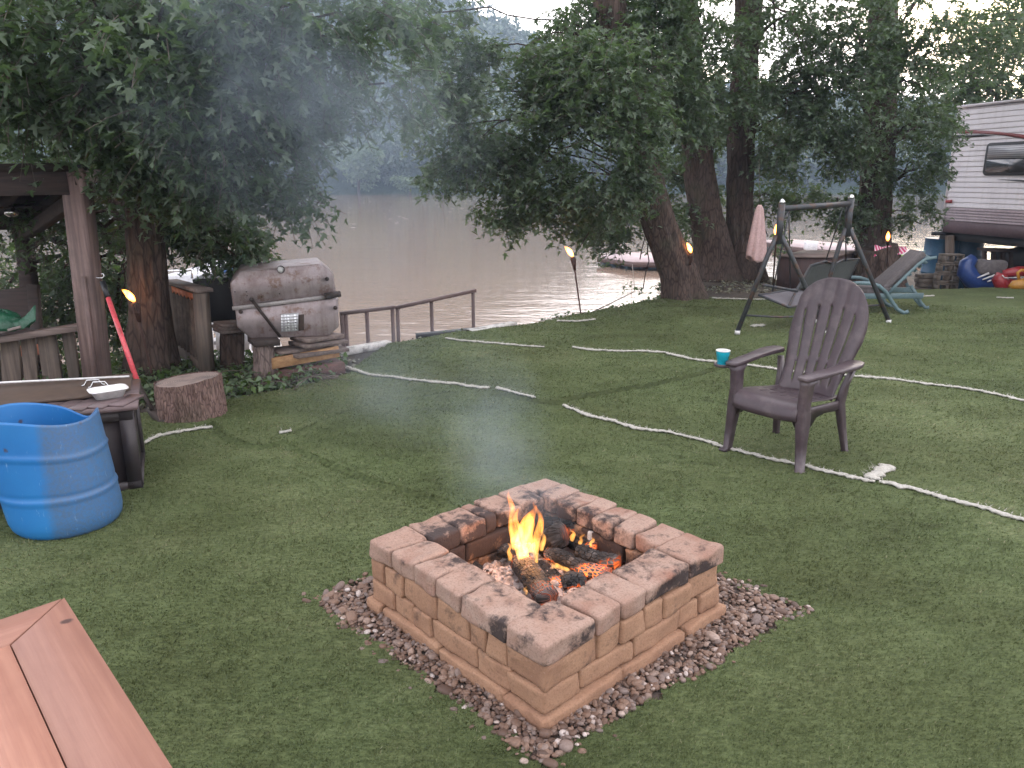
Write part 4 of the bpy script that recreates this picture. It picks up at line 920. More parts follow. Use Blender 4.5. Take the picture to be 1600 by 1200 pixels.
for s in(1,-1):
    part('front_leg','plastic_brown',ch,lambda mb:rpost(mb,[(s*.252,-.262,0),(s*.252,-.262,.012),(s*.240,-.250,.02),(s*.232,-.245,.16),(s*.222,-.238,.30),(s*.220,-.236,.40),(s*.226,-.234,.50),(s*.232,-.225,.535)],[(.055,.062),(.055,.062),(.042,.052),(.050,.062),(.062,.085),(.050,.080),(.052,.085),(.075,.12)]),True,False)
    part('rear_leg','plastic_brown',ch,lambda mb:rpost(mb,[(s*.235,.262,0),(s*.235,.262,.012),(s*.232,.255,.02),(s*.215,.222,.17),(s*.200,.195,.32),(s*.212,.215,.43),(s*.235,.235,.52)],[(.04,.05),(.04,.05),(.032,.042),(.038,.052),(.045,.065),(.035,.05),(.03,.04)]),True,False)
    def arm(mb):
        out=[(.195,-.285),(.205,-.30),(.25,-.305),(.268,-.295),(.280,-.20),(.300,-.02),(.318,.12),(.315,.19),(.295,.245),(.262,.262),(.225,.25),(.205,.22),(.215,.12),(.212,-.02),(.198,-.18)]
        P=[(s*a,b,.535+.018*(b+.3)/.5) for a,b in out]; slab(mb,P if s>0 else P[::-1],(0,0,.022),.007)
    part('armrest','plastic_brown',ch,arm,True,False)
    def rail(mb):
        P=[(s*.212,-.22,.365),(s*.195,.19,.335),(s*.197,.205,.29),(s*.200,.12,.285),(s*.205,0,.300),(s*.208,-.10,.290),(s*.212,-.17,.235),(s*.214,-.21,.23)]; slab(mb,P,(s*.014,0,0),.003)
    part('side_rail','plastic_brown',ch,rail,False,False)
def apron(mb):
    P=[(-.205,-.258,.36),(.205,-.258,.36),(.21,-.255,.20),(.195,-.255,.245),(.17,-.256,.285),(.11,-.257,.305),(0,-.258,.31),(-.11,-.257,.305),(-.17,-.256,.285),(-.195,-.255,.245),(-.21,-.255,.20)]; slab(mb,P,(0,.014,0),.003)
part('front_apron','plastic_brown',ch,apron,False,False)
def holder(mb):
    mb.lathe([(.045,0),(.050,.006),(.050,.018),(.043,.018),(.040,.008),(.0,.008)],c=(-.318,-.255,.512),n=24,cap=False); mb.lathe([(.0,0),(.045,0)],c=(-.318,-.255,.512),n=24,cap=False); mb.box((-.265,-.25,.520),(.04,.05,.012))
part('cup_holder','plastic_brown',ch,holder,True,False)
cs,sn=math.cos(R(-51)),math.sin(R(-51)); cw=(CX-.318*cs+.255*sn,CY-.318*sn-.255*cs,.5215)
cup=thing('plastic_cup','turquoise plastic cup with a white rim in the holder of the brown chair','cup',cw)
part('cup_body','cyan',cup,lambda mb:mb.lathe([(0,0),(.027,0),(.029,.004),(.033,.035),(.0345,.036),(.0355,.055),(.037,.056),(.040,.083)],n=28,cap=False),True,False)
part('cup_rim','white_paint',cup,lambda mb:(mb.lathe([(.040,.083),(.0425,.085),(.0425,.089),(.0395,.089),(.0375,.083),(.026,.006),(0,.006)],n=28,cap=False)),True,False)
# ---------------------------------------------------------------- table corner at lower left
tz=.75; c0=G(100,933,tz); e1=G(270,1200,tz)-c0; e1/=np.linalg.norm(e1); e2=G(0,967,tz)-c0; e2=e2-e1*e2.dot(e1)*.0; e2/=np.linalg.norm(e2)
tb=thing('wooden_table','reddish stained wooden table corner with mitred edge boards and scorch spots','table',(c0[0],c0[1],0),math.atan2(e1[1],e1[0]))
TP=lambda a,b,z=0.:c0+e1*a+e2*b+np.array([0,0,z])
m0=G(15,1007,tz)-c0; A_=np.linalg.solve(np.array([e1[:2],e2[:2]]).T,m0[:2]); wa,wb=A_[0],A_[1]
part('edge_board','salmon',tb,lambda mb:slab(mb,[TP(0,0,-.032),TP(1.5,0,-.032),TP(1.5,wb-.002,-.032),TP(wa+.002,wb-.002,-.032)],(0,0,.032),.003))
part('edge_board','salmon_cross',tb,lambda mb:slab(mb,[TP(-.001,.004,-.034),TP(wa-.002,wb+.003,-.034),TP(wa-.002,.85,-.034),TP(-.001,.85,-.034)],(0,0,.032),.003))
for q in range(4):
    b0=wb+.0005+q*.145
    part('top_board','salmon',tb,lambda mb:slab(mb,[TP(wa+.002,b0,-.031),TP(1.5,b0,-.031),TP(1.5,b0+.142,-.031),TP(wa+.002,b0+.142,-.031)],(0,0,.032),.002))
for a,b in((.12,.1),(1.35,.1),(.12,.65),(1.35,.65)): part('leg','salmon',tb,lambda mb:mb.bar(TP(a,b,-.035),TP(a,b,-.75),.07,.07,up=(1,0,0)))
# ---------------------------------------------------------------- deck box, drum, stump and tools
dbr=R(23.7); db=thing('deck_box','dark brown resin deck box with a slatted lid behind the blue drum','storage box',(-1.95,3.80,0),dbr)
def dbody(mb):
    mb.box((-.70,.28,.215),(1.36,.52,.43))
part('body','box_resin',db,dbody,False,False)
def dframe(mb):
    for x0 in(-.04,-.34,-.64,-.94,-1.24): mb.box((x0,.008,.225),(.07,.030,.45))
    mb.box((-.70,.006,.03),(1.38,.026,.055)); mb.box((-.70,.006,.42),(1.38,.026,.05))
    for x0 in(-.19,-.49,-.79,-1.09): mb.box((x0,.018,.225),(.10,.008,.33))
    mb.box((-.015,.28,.03),(.024,.50,.055)); mb.box((-.015,.28,.42),(.024,.50,.05)); mb.box((-.015,.50,.225),(.024,.07,.44)); 
part('frame','box_resin',db,dframe,False,False)
def dlid(mb):
    mb.box((-.70,.27,.462),(1.44,.60,.022)); 
    for k in range(15): mb.box((-.035-.092*k,.075,.478),(.078,.20,.012),rz=R(-28))
part('lid','box_top',db,dlid,False,False)
cs,sn=math.cos(dbr),math.sin(dbr); DBW=lambda x,y,z:np.array([-1.95+x*cs-y*sn,3.80+x*sn+y*cs,z])
one('rubber_mat','mat_brown','brown mat lying on the deck box lid below the railing','mat',lambda mb:slab(mb,[DBW(-.10,.17,.486),DBW(-1.45,.17,.486),DBW(-1.45,.62,.486),DBW(-.02,.62,.486),DBW(-.02,.25,.486)],(0,0,.012),.003))
tr=thing('plastic_tray','shallow white plastic tray on the corner of the deck box lid','tray',tuple(DBW(-.12,.16,.486)),dbr+.25)
def tray(mb):
    P=[]
    for sc_,z in((.0,.004),(.75,.004),(.78,.006),(1,.045),(1.10,.046),(1.10,.042),(.98,.040),(.76,.0),(0,.0)):
        P.append([(a*sc_,b*sc_,z+.0) for a,b in rrect(.17,.12,.03)])
    mb.shell(np.array(P),.001,wrap=True)
part('tray_body','white_paint',tr,tray,True,False)
for q,(px,py) in enumerate(((128,603),(138,606))):
    a,b=G(px,py,.50),G(px+36,py-2,.50)
    one('pull_handle','chrome',('bright metal pull handle lying on the brown mat, the rear one of the two','bright metal pull handle lying on the brown mat, the front one of the two')[q],'handle',
      lambda mb:mb.tube([a,a+(b-a)*.12+[0,0,.004],a+(b-a)*.25+[0,0,.03],a+(b-a)*.75+[0,0,.03],a+(b-a)*.88+[0,0,.004],b],.0045,8),'metal pull handles on the mat',True)
one('white_pole','white_paint','long thin white pole lying across the brown mat','pole',lambda mb:mb.tube([G(-60,601,.52),G(60,595,.52),G(202,588,.51)],.006,8),smooth=True)
# drum
BX,BY,BR=-2.13,3.41,.238
def drum(mb):
    n=72; zz=np.array([.0,.012,.03,.06]+list(np.linspace(.09,.60,40))); a=np.linspace(0,2*np.pi,n,endpoint=False)
    A,Z=np.meshgrid(a,zz); r=BR*(1-.16*np.exp(-Z/.022)); r=r+.008*np.exp(-((Z-.20)/.008)**2)+.008*np.exp(-((Z-.42)/.008)**2)-.004*np.exp(-((Z-.22)/.01)**2)
    r=r*(1+.012*np.sin(A*2+1))
    top=.545+.022*np.sin(A-2.6)-.055*np.exp(-((np.mod(A-1.2+np.pi,2*np.pi)-np.pi)/.38)**2)+.012*np.sin(3*A); Z2=np.where(Z>.10,.10+(Z-.10)/(.50)*(top-.10),Z)
    P=np.stack([BX-.06*Z2/.5+r*np.cos(A),BY+r*np.sin(A),Z2],-1); mb.shell(P,.007,wrap=True)
    mb.lathe([(0,.008),(BR*.86,.004)],c=(BX,BY,0),n=48,cap=False)
one('plastic_drum','barrel','blue plastic drum with its top cut off, standing at the left edge','drum',drum,smooth=True)
st=thing('tree_stump','sawn round stump with thick furrowed bark beside the deck box','stump',(-2.22,5.08,0))
def stm(mb):
    n=72;rows=26;a=np.linspace(0,2*np.pi,n,endpoint=False);V=[]
    for i in range(rows):
        z=.275*i/(rows-1); q=np.stack([np.cos(a)*8,np.sin(a)*8,np.full(n,z*5)],1)
        r=.205*(1+.04*np.sin(2*a+.4)+.03*np.sin(3*a))+.017*vn(q,1)+.012*vn(q*2.2+3,1)+.014*math.exp(-z/.05)
        V.append(np.stack([-2.22+r*np.cos(a)*1.0,5.08+r*np.sin(a),z*(1+.07*np.cos(a))],1))
    mb.add(np.concatenate(V),[[i*n+j,i*n+(j+1)%n,(i+1)*n+(j+1)%n,(i+1)*n+j] for i in range(rows-1) for j in range(n)])
part('bark','bark_red',st,stm,True)
def stt(mb):
    n=72;a=np.linspace(0,2*np.pi,n,endpoint=False);V=[[-2.22,5.08,.268]]
    for k in(.5,.88,1.0): r=.197*(1+.04*np.sin(2*a+.4)+.03*np.sin(3*a))*k; V+=np.stack([-2.22+r*np.cos(a),5.08+r*np.sin(a),.274+.0189*np.cos(a)*k-.004*k],1).tolist()
    mb.add(V,[[0,1+j,1+(j+1)%n] for j in range(n)]+[[1+i*n+j,1+(i+1)*n+j,1+(i+1)*n+(j+1)%n,1+i*n+(j+1)%n] for i in range(2) for j in range(n)])
part('sawn_top','rings',st,stt,True)
sp0=at(160,440,5.33); sp1=at(216,600,5.05); sp2=at(238,640,4.95); sp3=G(262,668)
sh=thing('shovel','pink-handled shovel leaning against the pavilion post','shovel',tuple(sp3))
part('handle','pink_handle',sh,lambda mb:mb.tube([sp0+(sp1-sp0)*.15,sp1],.017,12),True)
part('grip','black',sh,lambda mb:mb.tube([sp0,sp0+(sp1-sp0)*.16],.019,12),True)
part('blade','rust',sh,lambda mb:(mb.tube([sp1,sp2],.015,10),mb.shell(np.array([[sp2+(sp3-sp2)*t+np.array([s*w,0.02*s*s*2,.0]) for s in(-1,-.5,0,.5,1)] for t,w in((0,.05),(.15,.075),(.6,.08),(.85,.055),(1,.01))]),.003)),True)
# ---------------------------------------------------------------- pavilion and its railing
pv=thing('pavilion','old timber pavilion with a low sloping roof at the left edge','pavilion',(-3.13,5.5,0))
part('post','post',pv,lambda mb:mb.bar(at(118,268,5.5),at(158,640,5.5),.155,.14,up=(0,1,0)))
part('brace','post',pv,lambda mb:mb.bar(at(150,600,5.42)+[.0,0,0],at(131,432,5.42),.03,.03,up=(0,1,0)))
part('rear_post','dark_wood',pv,lambda mb:mb.bar(at(30,300,7.2),at(58,560,7.2),.12,.12,up=(0,1,0)))
part('beam','dark_wood',pv,lambda mb:mb.bar(at(-260,292,5.35),at(108,284,5.45),.06,.17))
part('beam','pale_wood',pv,lambda mb:mb.bar(at(134,276,5.45),at(172,274,5.5),.10,.085))
part('beam','post',pv,lambda mb:mb.bar(at(124,283,5.42),at(138,283,5.43),.06,.17))
part('brace','dark_wood',pv,lambda mb:mb.bar(at(108,318,5.7),at(36,368,7.1),.08,.10))
def roof(mb):
    a,b,c,d=at(-300,272,5.3),at(136,266,5.4),at(60,335,7.3),at(-260,345,7.3)
    mb.prism([a,b,c,d],(0,0,.05)); 
    for t in(.15,.35,.55,.75,.95): mb.bar(a+(b-a)*t-[0,-.05,.05],d+(c-d)*t-[0,0,.05],.05,.09)
    mb.bar(d+[0,0,-.02],c+[0,0,-.02],.05,.22)
part('roof','dark_wood',pv,roof)
def hook(mb): p=at(150,434,5.4); mb.tube([p,p+[.045,0,-.002],p+[.06,0,.012],p+[.055,0,.028],p+[.04,0,.026]],.004,8)
part('hook','chrome',pv,hook,True)
fn=thing('ceiling_fan','ceiling fan with a bright lamp fitting under the pavilion roof','fan',tuple(at(16,318,6.2)))
part('motor','chrome',fn,lambda mb:mb.lathe([(0,-.10),(.03,-.10),(.05,-.08),(.05,-.05),(.03,-.04),(.015,-.03),(.015,.06),(0,.06)],n=16,cap=False),True,False)
for k in range(4): 
    a=k*math.pi/2+.2; part('fan_blade','dark_wood',fn,lambda mb:mb.bar((.05*math.cos(a),.05*math.sin(a),-.03),(.34*math.cos(a),.34*math.sin(a),-.02),.09,.008),False,False)
rg=thing('deck_railing','weathered deck railing with uneven upright boards behind the brown mat','railing',tuple(at(60,600,5.8)*[1,1,0]))
part('top_rail','grey_woodx',rg,lambda mb:mb.bar(at(-120,548,5.75),at(142,508,5.8),.12,.05))
for (x0,x1,y0),(u0,u1,_) in zip([(-60,-35,0),(-30,-5,0),(0,27,0),(31,52,0),(57,84,0),(95,113,0),(127,139,0)],[(-52,-28,0),(-22,0,0),(3,34,0),(39,60,0),(68,98,0),(109,126,0),(141,152,0)]):
    part('baluster','grey_wood',rg,lambda mb:slab(mb,[at(x0,530-(x0)*.14,5.84),at(x1,530-(x1)*.14,5.84),at(u1,604,5.84),at(u0,604,5.84)],(0,.03,0),.003))
part('bottom_rail','grey_woodx',rg,lambda mb:mb.bar(at(-120,612,5.8),at(150,602,5.82),.05,.09))
wc=thing('wooden_chair','dark brown wooden chair back standing behind the deck railing','chair',tuple(at(30,560,6.6)))
part('backrest','dark_wood',wc,lambda mb:slab(mb,[at(-14,456,6.6),at(50,446,6.6),at(60,520,6.55),at(-10,528,6.55)],(0,.04,0),.005))
part('stile','dark_wood',wc,lambda mb:mb.bar(at(52,445,6.58),at(66,640,6.55),.09,.05,up=(0,1,0)))
part('seat','dark_wood',wc,lambda mb:mb.box(at(22,560,6.4),(.5,.45,.04)))
for q in(-1,1): part('leg','dark_wood',wc,lambda mb:mb.bar(at(22,560,6.4)+[.2*q,-.2,-.02],at(22,560,6.4)+[.2*q,-.2,-.42],.045,.045,up=(0,1,0)))
def tarp(mb):
    n=26; u=np.linspace(0,2*np.pi,n,endpoint=False); P=[]
    for i,t in enumerate(np.linspace(0,1,12)):
        r=np.sin(t*1.57)**.7; r_=r*(.15+.03*vn(np.stack([np.cos(u)*3,np.sin(u)*3,np.full(n,t*5)],1),1)); P.append(np.stack([r_*np.cos(u)*1.1,r_*np.sin(u)*.7,.13*(1-t)**.8+.02*vn(np.stack([np.cos(u)*4,np.sin(u)*4,np.full(n,t*3)],1),1)],1)+at(8,512,5.75))
    mb.shell(np.array(P),.004,wrap=True)
    c=at(20,512,5.7); mb.shell(np.array([[c+np.array([.02+.16*s,-.03*t,.02+.06*s*(1-t)+.03*math.sin(5*s+t*3)]) for s in np.linspace(0,1,10)] for t in np.linspace(-1,1,6)]),.003)
one('green_tarp','green_tarp','crumpled dark green plastic sheet on top of the deck railing','tarp',tarp,smooth=True)
one('loose_board','pale_wood','short pale board under the green sheet on the railing','board',lambda mb:mb.bar(at(-20,524,5.74)+[0,0,0],at(41,508,5.74),.16,.02))
br=thing('brick_pile','dark stack with orange bricks seen between the railing boards','brick pile',tuple(at(50,640,6.3)))
part('brick','orange',br,lambda mb:mb.rbox(at(30,548,6.3),(.16,.10,.08),seed=2)); part('brick','orange',br,lambda mb:mb.rbox(at(64,546,6.3),(.16,.10,.08),seed=3))
part('stack','dark_wood',br,lambda mb:[mb.box(at(48,562+9*k,6.3),(.42,.20,.038)) for k in range(6)])
# ---------------------------------------------------------------- tank grill and what carries it
YP=lambda px:6.0+.36*(px-360)/170.
TG=lambda px,py,o=0.:at(px,py,YP(px)-o)
gd=np.array([-.16,.52,0])
gr=thing('barrel_grill','rust-stained steel grill made from an oval tank, its lid closed','grill',tuple(at(445,528,6.2)))
def rc(P,k=4,f=.22):
    P=np.array(P,float);n=len(P);o=[]
    for i in range(n):
        a,b,c=P[i-1],P[i],P[(i+1)%n]; p=b+(a-b)*f; q=b+(c-b)*f
        for t in np.linspace(0,1,k): o.append((1-t)**2*p+2*t*(1-t)*b+t*t*q)
    return np.array(o)
part('lid','tank',gr,lambda mb:slab(mb,rc([TG(*p) for p in[(364,480),(359,443),(373,424),(440,417),(501,412),(521,428),(526,460),(445,471)]],3,.05),gd,.022),'auto')
part('body','tank',gr,lambda mb:slab(mb,rc([TG(*p) for p in[(367,482),(370,511),(392,530),(455,528),(514,525),(530,511),(529,466),(447,473)]],3,.05),gd,.022),'auto')
part('lid_rim','dull_steel',gr,lambda mb:mb.bar(TG(363,482,.012),TG(526,462,.012),.022,.030))
for p in((511,436),(376,487),(524,481),(393,468)): part('knob','rust',gr,lambda mb:(mb.tube([TG(*p),TG(*p,.045)],.012,10),mb.tube([TG(*p,.045),TG(*p,.06)],.017,12)),True)
part('strut','rust',gr,lambda mb:mb.bar(TG(393,468,.04),TG(438,526,.03),.022,.014,up=(0,1,0)))
part('thermometer','white_paint',gr,lambda mb:mb.tube([TG(439,421,-.02),TG(439,421,.03)],.026,24),False)
def bez(mb): c=TG(439,421,.028); a=np.linspace(0,2*np.pi,25); mb.tube(np.stack([c[0]+.027*np.cos(a),np.full(25,c[1]),c[2]+.027*np.sin(a)],1),.004,6,cap=False)
part('thermometer_ring','rust',gr,bez,True)
part('patch_plate','plate',gr,lambda mb:slab(mb,[TG(439,491,.012),TG(466,489,.012),TG(466,517,.012),TG(439,519,.012)],(0,.012,0),.002))
part('vent_panel','rust',gr,lambda mb:slab(mb,[TG(466,492,.006),TG(475,491,.006),TG(475,516,.006),TG(466,517,.006)],(0,.012,0),.001))
part('drain_pipe','rust',gr,lambda mb:mb.tube([TG(508,463,.03),TG(532,459,.03)],.026,12),True)
for p in((450,504),(462,504),(450,512),(463,513),(385,456),(386,462),(409,464),(367,456),(437,459)): part('bolt','rust',gr,lambda mb:mb.tube([TG(*p,.004),TG(*p,.018)],.005,8))
fb=thing('metal_bin','black metal bin panel standing behind the slatted gate by the grill','bin',tuple(at(335,540,6.8)))
part('body','black',fb,lambda mb:slab(mb,[at(300,437,6.75),at(366,433,6.9),at(372,502,6.9),at(312,505,6.75)],(-.05,.35,0),.01))
for p in(320,362): part('leg','black',fb,lambda mb:mb.bar(at(p,500,6.85),at(p+4,575,6.85),.03,.03,up=(0,1,0)))
def logpost(name,label,x0,x1,yt,yb,Y,mat,seed,group=None):
    c=at((x0+x1)/2,yb,Y); tp=at((x0+x1)/2-1,yt,Y); r=(x1-x0)/2*Y/F
    mb=MB(); trunk_mesh(mb,[c,(c+tp)/2,tp],[r*1.12,r,r*.97],n=40,rows=24,fur=.016,seed=seed,flare=.01); return tag(mb.build(name,mat,smooth=True),label,'stump',group)
logpost('log_post','grey-barked log post carrying the left end of the tank grill',397,430,536,604,6.08,'bark_light',3)
logpost('log_post','dark wide stump between the slatted gate and the grill, boards on top',345,384,520,584,6.45,'bark',4)
for k,(y,dx) in enumerate(((517,0),(512,-2),(507,1))):
    one('short_board','grey_woodx',('lowest grey board on the dark stump left of the grill','middle grey board on the dark stump left of the grill','topmost grey board on the dark stump left of the grill')[k],'board',lambda mb:mb.bar(at(340+dx,y,6.35),at(382+dx,y-3,6.5),.22,.026),'boards on the dark stump')
one('short_board','dark_wood','thick dark block between the log post and the tank grill','board',lambda mb:mb.bar(at(392,533,6.05),at(432,531,6.15),.26,.05),None)
for k,(a,b,w,h,mat,lab) in enumerate((((425,593),(530,577),.24,.10,'redwood','red-brown timber at the bottom of the lumber stack under the grill'),((416,572),(530,551),.10,.092,'cedar','fresh tan plank on edge at the front of the lumber stack under the grill'),
   ((445,562),(528,550),.30,.028,'grey_woodx','long grey board on top of the tan plank under the grill'),((422,556),(505,545),.22,.022,'grey_woodx','grey board slipped left in the lumber stack under the grill'),
   ((456,548),(524,539),.26,.030,'grey_woodx','upper grey board of the lumber stack, second from top'),((458,540),(518,531),.24,.032,'grey_woodx','topmost grey board of the lumber stack under the grill'))):
    off=[.14,.06,.22,.18,.24,.26][k]; o2=np.array([-.02,off,0])
    one('lumber',mat,lab,'timber',lambda mb:mb.bar(at(*a,5.98)+o2*.9,at(*b,6.28)+o2*.9,w if k!=1 else .04,h),'stacked lumber under the grill')
one('lid_dish','white_paint','small white dish with a knob lying in the grass before the lumber','dish',lambda mb:mb.lathe([(0,.0),(.035,.004),(.045,.012),(.03,.02),(.01,.024),(.008,.04),(.012,.05),(0,.055)],c=G(461,592),n=20,cap=False),smooth=True)
one('flat_stone','concrete','flat pale stone at the right foot of the lumber stack','stone',lambda mb:mb.rbox(G(512,592)+[0,0,.012],(.17,.10,.03),r=.012,nz=.012,seed=9),smooth=True)
# slatted gate
ft=thing('slatted_gate','dark slatted wooden gate with an added orange corrugated strip painting the torch glow under its cap, left of the grill','gate',tuple(at(300,580,6.5)*[1,1,0]))
YL=lambda x:6.15+(318-x)/48*.95
FP=lambda x,y:at(x,y,YL(x))
part('post','grey_wood',ft,lambda mb:mb.bar(at(314,458,6.12),at(324,585,6.12),.10,.10,up=(0,1,0)))
part('cap','grey_woodx',ft,lambda mb:mb.bar(FP(266,439),FP(320,454),.13,.03))
for k in range(7):
    x=273+k*5.4; part('slat','grey_wood',ft,lambda mb:mb.bar(FP(x,446+k*1.5),FP(x+9.5-k*.3,545+k*4.4),.05,.022,up=(.3,-1,0)))
part('bottom_rail','grey_wood',ft,lambda mb:mb.bar(FP(280,545),FP(319,574),.05,.08))
part('rear_post','grey_wood',ft,lambda mb:mb.bar(at(271,442,7.05),at(284,560,7.05),.09,.09,up=(0,1,0)))
def glow_strip(mb):
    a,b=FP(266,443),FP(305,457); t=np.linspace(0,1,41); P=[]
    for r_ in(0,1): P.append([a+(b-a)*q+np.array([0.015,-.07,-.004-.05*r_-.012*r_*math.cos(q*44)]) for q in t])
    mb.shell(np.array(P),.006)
part('painted_glow_strip','orange',ft,glow_strip)  # added strip, its orange colour stands in for torch glow under the cap
# ---------------------------------------------------------------- kerb timbers and hand rails
def kerb(a,b,Y0,Y1,w,h,mat,label): one('kerb_timber',mat,label,'timber',lambda mb:mb.bar(at(*a,Y0),at(*b,Y1),w,h),'timbers along the bank edge')
kerb((528,551),(607,537),7.12,7.55,.10,.065,'painted_timber','chipped white kerb timber at the foot of the left handrail')
kerb((652,527),(738,518),7.95,8.2,.12,.07,'black','dark kerb timber just left of the longer white one')
kerb((734,519),(803,507),8.12,8.62,.10,.06,'painted_timber','long chipped white kerb timber right of the handrails')
one('kerb_timber','dark_wood','dark stain-black end block under the right handrail post','timber',lambda mb:mb.bar(at(650,530,7.92),at(664,528,7.96),.14,.05)) if False else None
def handrail(label,pts,posts,Y0,Y1):
    x0,x1=pts[0][0],pts[-1][0]; yy=lambda x:Y0+(Y1-Y0)*(x-x0)/(x1-x0); o=thing('metal_handrail',label,'handrail',tuple(at(x0,560,Y0)),group='handrails of the river stairs')
    part('top_rail','rail_steel',o,lambda mb:mb.bar(at(*pts[0],yy(x0)),at(*pts[1],yy(x1)),.045,.035))
    for x in posts:
        t=(x-x0)/(x1-x0); yt=pts[0][1]+(pts[1][1]-pts[0][1])*t; p=at(x,yt,yy(x)); q=p.copy(); q[2]=-1.15; part('post','rail_steel',o,lambda mb:mb.bar(p-[0,0,.01],q,.038,.038,up=(0,1,0)))
handrail('shorter brown steel handrail just right of the grill',((532,490),(616,480)),(534,540,573,613),7.75,8.15)
handrail('longer brown steel handrail rising to the right at the bank edge',((618,481),(743,454)),(621,674,739),8.25,8.75)
# ---------------------------------------------------------------- torches
def torch(label,foot,top,tip,Yf,Yt,side,k,lightE=.2,fs=1.0):
    f=at(*foot,Yf) if not isinstance(foot,np.ndarray) else foot; t=at(*top,Yt); o=thing('garden_torch',label,'torch',(f[0],f[1],f[2]),group='garden torches at the bank')
    d=(t-f)/np.linalg.norm(t-f); b=t-d*.17
    part('pole','torch_bamboo',o,lambda mb:mb.tube([f-d*.05,f+(b-f)*.25,f+(b-f)*.5,f+(b-f)*.75,b+d*.04],[.009,.010,.0095,.010,.011],8),True)
    def basket(mb):
        for q in range(10):
            a=q*math.pi/5; u=np.array([math.cos(a),math.sin(a),0]); mb.tube([b+u*.011,b+d*.07+u*.020,b+d*.14+u*.032],.005,6)
        for h,r_ in((.03,.016),(.08,.023),(.125,.031)):
            aa=np.linspace(0,2*np.pi,17); mb.tube(np.stack([b+d*h+np.array([math.cos(x)*r_,math.sin(x)*r_,0]) for x in aa]),.004,5,cap=False)
    part('basket','torch_bamboo',o,basket)
    part('oil_can','rust',o,lambda mb:mb.tube([b+d*.05,b+d*.10,b+d*.150,b+d*.165],[.014,.024,.028,.010],14),True)
    e=at(*tip,Yt); w=t+d*.0; P=[w-d*.006,w+(e-w)*.25+[0,0,.004],w+(e-w)*.6+[0,0,.012],e]
    part('flame','torch_flame',o,lambda mb:mb.tube(np.array([P[0],P[0]*.5+P[1]*.5,P[1],P[1]*.5+P[2]*.5,P[2],P[2]*.4+P[3]*.6,P[3]]),np.array([.010,.020,.026,.026,.020,.011,.001])*fs,14),True)
    lamp('torch_light',w*.55+e*.45+np.array([0,0,.02]),lightE,.03,(1,.45,.15),o)
torch('leaning garden torch with its flame blown left, in front of the left maple',G(240,596),(210,470),(190,452),0,5.95,-1,0,.35)
torch('garden torch alone at the bank edge, its flame blown left before the river',G(908,493),(895,400),(882,385),0,9.16,-1,1,.22,1.15)
torch('garden torch between the leaning maple and the curving maple',G(1073,469),(1080,394),(1073,379),0,10.3,-1,2,.2,1.1)
torch('garden torch burning beside the left frame of the swing',G(1206,470),(1213,368),(1213,350),0,8.6,0,3,.18,1.0)
torch('garden torch in front of the old stump with the pink towel',G(1386,440),(1387,376),(1388,361),0,11.0,0,4,.18,1.0)
# ---------------------------------------------------------------- swing
def P2(px,py,Y): return at(px,py,Y)
sw=thing('porch_swing','dark steel garden swing with sling seat and no canopy, behind the brown chair','swing',(3.2,8.4,0))
tl,tr_=at(1221,326,8.1),at(1329,318,8.75)
part('top_bar','steel_dark',sw,lambda mb:mb.tube([tl,tr_],.030,12),True)
for (a,ks) in ((tl,((G(1152,522),G(1290,522)))),(tr_,((G(1276,504),G(1388,505))))):
    hub=a-np.array([0,0,.30])
    part('hub_bracket','steel_dark',sw,lambda mb:mb.tube([a+[0,0,.05],hub+[0,0,-.06]],[.036,.036],12),True)
    part('bolt_cap','chrome',sw,lambda mb:mb.lathe([(0,0),(.03,0),(.032,.02),(.015,.045),(0,.05)],c=a+[0,0,.05],n=14,cap=False),True)
    for f in ks:
        top=hub+np.array([.02*np.sign(f[0]-a[0]),0,.03]); mid=top+(f-top)*.12+np.array([.02*np.sign(f[0]-a[0]),0,-.02])
        part('leg','steel_dark',sw,lambda mb:mb.tube([top,mid,f+[0,0,.03]],.025,12),True)
        part('foot_cap','white_paint',sw,lambda mb:mb.tube([f+[0,0,.04],f+[0,0,.0]],.029,12),True)
    p,q=[hub+(f-hub)*.80 for f in ks]; part('cross_brace','steel_dark',sw,lambda mb:mb.tube([p,(p+q)/2-[0,.0,.02],q],.011,8),True)
p=tl+[.0,0,-.10]; part('brace','steel_dark',sw,lambda mb:mb.tube([tl+(tr_-tl)*.12,tl+[0,0,-.16]],.012,8),True)
sA,sB,sC,sD=at(1186,461,8.3),at(1232,480,8.1),at(1306,470,8.8),at(1243,452,8.9)
def sling(A,B,C,D,sag): 
    return np.array([[A*(1-u)*(1-v)+B*u*(1-v)+C*u*v+D*(1-u)*v-np.array([0,0,sag*math.sin(u*3.14)*math.sin(v*3.14)]) for u in np.linspace(0,1,10)] for v in np.linspace(0,1,10)])
part('seat','sling',sw,lambda mb:mb.shell(sling(sA,sB,sC,sD,.03),.006),True)
part('seat_frame','steel_dark',sw,lambda mb:mb.tube([sA,sB,sC,sD,sA],.014,8),True)
bA,bB,bC,bD=at(1245,452,8.75),at(1266,415,8.85),at(1342,404,9.4),at(1322,447,9.3)
part('backrest','sling_dark',sw,lambda mb:mb.shell(sling(bA,bB,bC,bD,.0),.006),True)
part('back_frame','steel_dark',sw,lambda mb:mb.tube([sB+(bA-sB)*.0,bA,bB,at(1290,408,9.0),at(1304,413,9.1),at(1318,406,9.2),bC,bD],.014,8),True)
part('arm_bar','steel_dark',sw,lambda mb:mb.tube([at(1192,445,8.35),at(1246,455,8.5)],.016,8),True)
for a,b in((tl+(tr_-tl)*.1,at(1235,450,8.6)),(tl+(tr_-tl)*.12,at(1207,455,8.3)),(tl+(tr_-tl)*.9,at(1288,415,9.1)),(tl+(tr_-tl)*.92,at(1322,408,9.2))): part('hanger','steel_dark',sw,lambda mb:mb.tube([a,b],.008,6),True)
